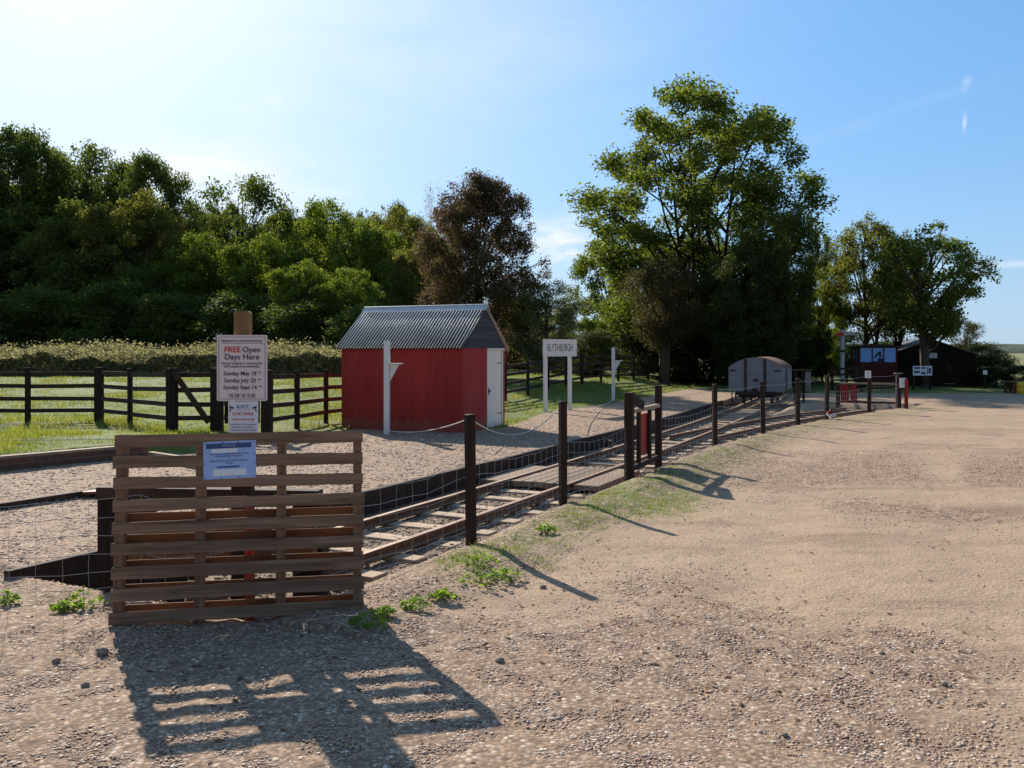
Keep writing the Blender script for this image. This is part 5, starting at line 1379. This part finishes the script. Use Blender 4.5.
plant(G2, 'oak', 826, 235, 56, 66, 'dark green tree filling the gap right of the tallest tree', 'tree', None)
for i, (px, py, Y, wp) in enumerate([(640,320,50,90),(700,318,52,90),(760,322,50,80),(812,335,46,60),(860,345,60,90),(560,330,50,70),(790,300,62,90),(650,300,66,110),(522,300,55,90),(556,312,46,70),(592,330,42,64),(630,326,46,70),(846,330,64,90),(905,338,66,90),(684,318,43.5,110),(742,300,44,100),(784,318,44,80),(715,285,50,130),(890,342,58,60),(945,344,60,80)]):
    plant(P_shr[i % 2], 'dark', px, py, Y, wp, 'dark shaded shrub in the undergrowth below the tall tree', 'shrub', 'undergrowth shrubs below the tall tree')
P_r1 = Proto('poplar', 'barkdark', 111, base=0.30, ncl=120, nleaf=20000, leaf=0.16, crad=0.58, peak=0.55, ragged=0.55, multi=2, trunk=0.22)
P_r2 = Proto('poplar', 'bark', 112, base=0.30, ncl=130, nleaf=24000, leaf=0.16, crad=0.58, peak=0.5, ragged=0.5, trunk=0.30, lean=0.5)
plant(P_r1, 'olive', 868, 218, 46, 118, 'open olive crowned tree behind the maroon carriage', 'tree', None, 0.3)
plant(P_r2, 'poplar', 926, 222, 39.8, 150, 'open crowned tree with a stout trunk spreading over the black barn', 'tree', None, 1.2)
plant(P_r1, 'poplar', 898, 234, 45, 96, 'lighter open tree between the carriage and the stout trunked tree', 'tree', None, 2.0)
plant(P_air, 'brown', 966, 318, 52, 46, 'thin reddish small tree rising behind the barn roof', 'tree', None)
plant(S1, 'dark', 980, 343, 43, 70, 'dark rounded bush right of the black barn', 'bush', None)
plant(S2, 'dark', 995, 352, 41, 60, 'dark spreading bush behind the square notice right of the barn', 'bush', None)
plant(S2, 'dark', 1030, 364, 39, 70, 'dark low bush at the right picture edge', 'bush', None)
for px, py, Y, wp in ((1010, 350, 320, 30), (1045, 350.5, 330, 36)):
    pass
# bramble hedge across the back of the lawn
r_ = np.random.RandomState(5)
hx0, hx1, hyy = X(-70, 38), X(345, 38.0), 38.0
n_ = 120000
cx_ = hx0 + (hx1-hx0)*r_.rand(n_); fr = r_.rand(n_) < 0.3
dep = np.where(fr, 0.0, 7.5*r_.rand(n_))
top = 0.55 + 0.55*fbm(cx_*0.45, cx_*0+3.0)
hgt = top + dep*0.058 + 0.9*(fbm(cx_*0.8+9, dep*1.1) - 0.5) + 0.22*(fbm(cx_*3.0, dep*3.0)-0.5)
zz_ = np.where(fr, hgt*r_.rand(n_), hgt - 0.16*r_.rand(n_)**2*3 + np.where(r_.rand(n_) < 0.2, 0.42*r_.rand(n_)*(vnoise(cx_*4, dep*4) > 0.55), 0))
P = np.stack([cx_, hyy - 0.6 + dep + np.where(fr, 0.35*fbm(cx_*1.3, zz_*1.5)+0.25*r_.rand(n_), 0.2), 0.50 + zz_], 1)
V, Fc = leaf_cards(P, 0.105, r_)
hg = empty('bramble_hedge', (0, 0, 0), 0, 'long low pale green bramble hedge across the back of the lawn', 'hedge')
hg.location = ((hx0+hx1)/2, hyy, 0.5); V = V - np.array(hg.location)
link('foliage', np_mesh('foliage', V, Fc, LV['bramble']), hg)
mb = MB()
for k in range(90):
    x = rnd.uniform(hx0, hx1); mb.tube([(x-hg.location.x, rnd.uniform(-.3, .3), -0.1), (x-hg.location.x+rnd.uniform(-.3, .3), rnd.uniform(-.4, .4), 0.6), (x-hg.location.x+rnd.uniform(-.6, .6), rnd.uniform(-.5, .5), 1.1)], 0.015, 0.005, 4)
mb.build('stems', M['barkdark'], hg)

# ------------------------------------------------------------------ weeds and loose stones
def weed(px, py, s_, label, z=0.0, n_=90):
    x, y = G(px, py, z); zz_ = float(ground_z(np.array([x]), np.array([y]))[0][0])
    r_ = np.random.RandomState(int(px*7+py)); a = r_.uniform(0, 2*np.pi, n_); q = r_.rand(n_)**0.6
    P = np.stack([np.cos(a)*q*s_*1.25, np.sin(a)*q*s_, 0.02 + 0.85*s_*r_.rand(n_)*(1.15-q)], 1)
    V, Fc = leaf_cards(P, 0.038, r_, 1.2)
    e = empty('weed', (x, y, zz_), 0, label, 'weed', 'green weeds on the stony bank')
    link('leaves', np_mesh('leaves', V, Fc, M['weed']), e)
    mb = MB()
    for k in range(8): mb.tube([(0, 0, -0.02), (P[k][0]*.6, P[k][1]*.6, P[k][2]*.8), tuple(P[k])], 0.003, 0.0015, 4)
    mb.build('stems', M['weed'], e)
for px, py, s_, lab in ((478, 572, 0.12, 'bright green weed tuft just below the nearest fence post, upper of three'), (484, 586, 0.14, 'largest bright green weed tuft beside the long post shadow'), (505, 580, 0.10, 'green weed tuft touching the long post shadow'),
    (546, 536, 0.08, 'small green weed between the first two fence posts'), (444, 602, 0.07, 'small low weed left of the largest weed tuft'), (415, 612, 0.08, 'small low weed halfway between pallet corner and largest tuft'), (370, 632, 0.10, 'low bright weed patch at the right foot of the pallet'),
    (385, 622, 0.05, 'tiny weed right of the pallet foot patch'), (84, 608, 0.12, 'yellowish green weed at the left foot of the pallet'), (64, 612, 0.06, 'tiny weed left of the pallet foot'), (6, 603, 0.08, 'green weed at the left picture edge near the wire')):
    weed(px, py, s_, lab)
def rock(px, py, s_, label):
    x, y = G(px, py); zz_ = float(ground_z(np.array([x]), np.array([y]))[0][0]); r_ = np.random.RandomState(int(px))
    v_ = IV*(1+r_.uniform(-.25, .25, (12, 1)))*s_*np.array([1, 0.8, 0.6])
    mb = MB(); mb.add([tuple(q) for q in v_], [tuple(q) for q in IF])
    o = mb.build('stone', M['stone'], None, False, 0.006, (x, y, zz_+s_*0.3)); tag(o, label, 'stone', 'larger stones on the car park')
for px, py, s_, lab in ((56, 660, 0.030, 'dark brown stone alone on the gravel left of the pallet shadow'), (103, 652, 0.042, 'grey stone at the left foot of the pallet'), (85, 685, 0.028, 'dark stone below the left end of the pallet'), (610, 505+85, 0.0, '')):
    if s_: rock(px, py, s_, lab)
for px, py, s_, lab in ((543, 588, 0.03, 'pale stone just right of the post shadow tip'), (500, 661, 0.032, 'flat stone on bare ground right of the pallet shadow'), (945, 686, 0.022, 'dark stone at lower right of the car park'), (882, 655, 0.02, 'dark stone on the sand patch at right'), (785, 735, 0.02, 'dark stone near the bottom edge of the picture')):
    rock(px, py, s_, lab)
print('objects', len(bpy.data.objects))
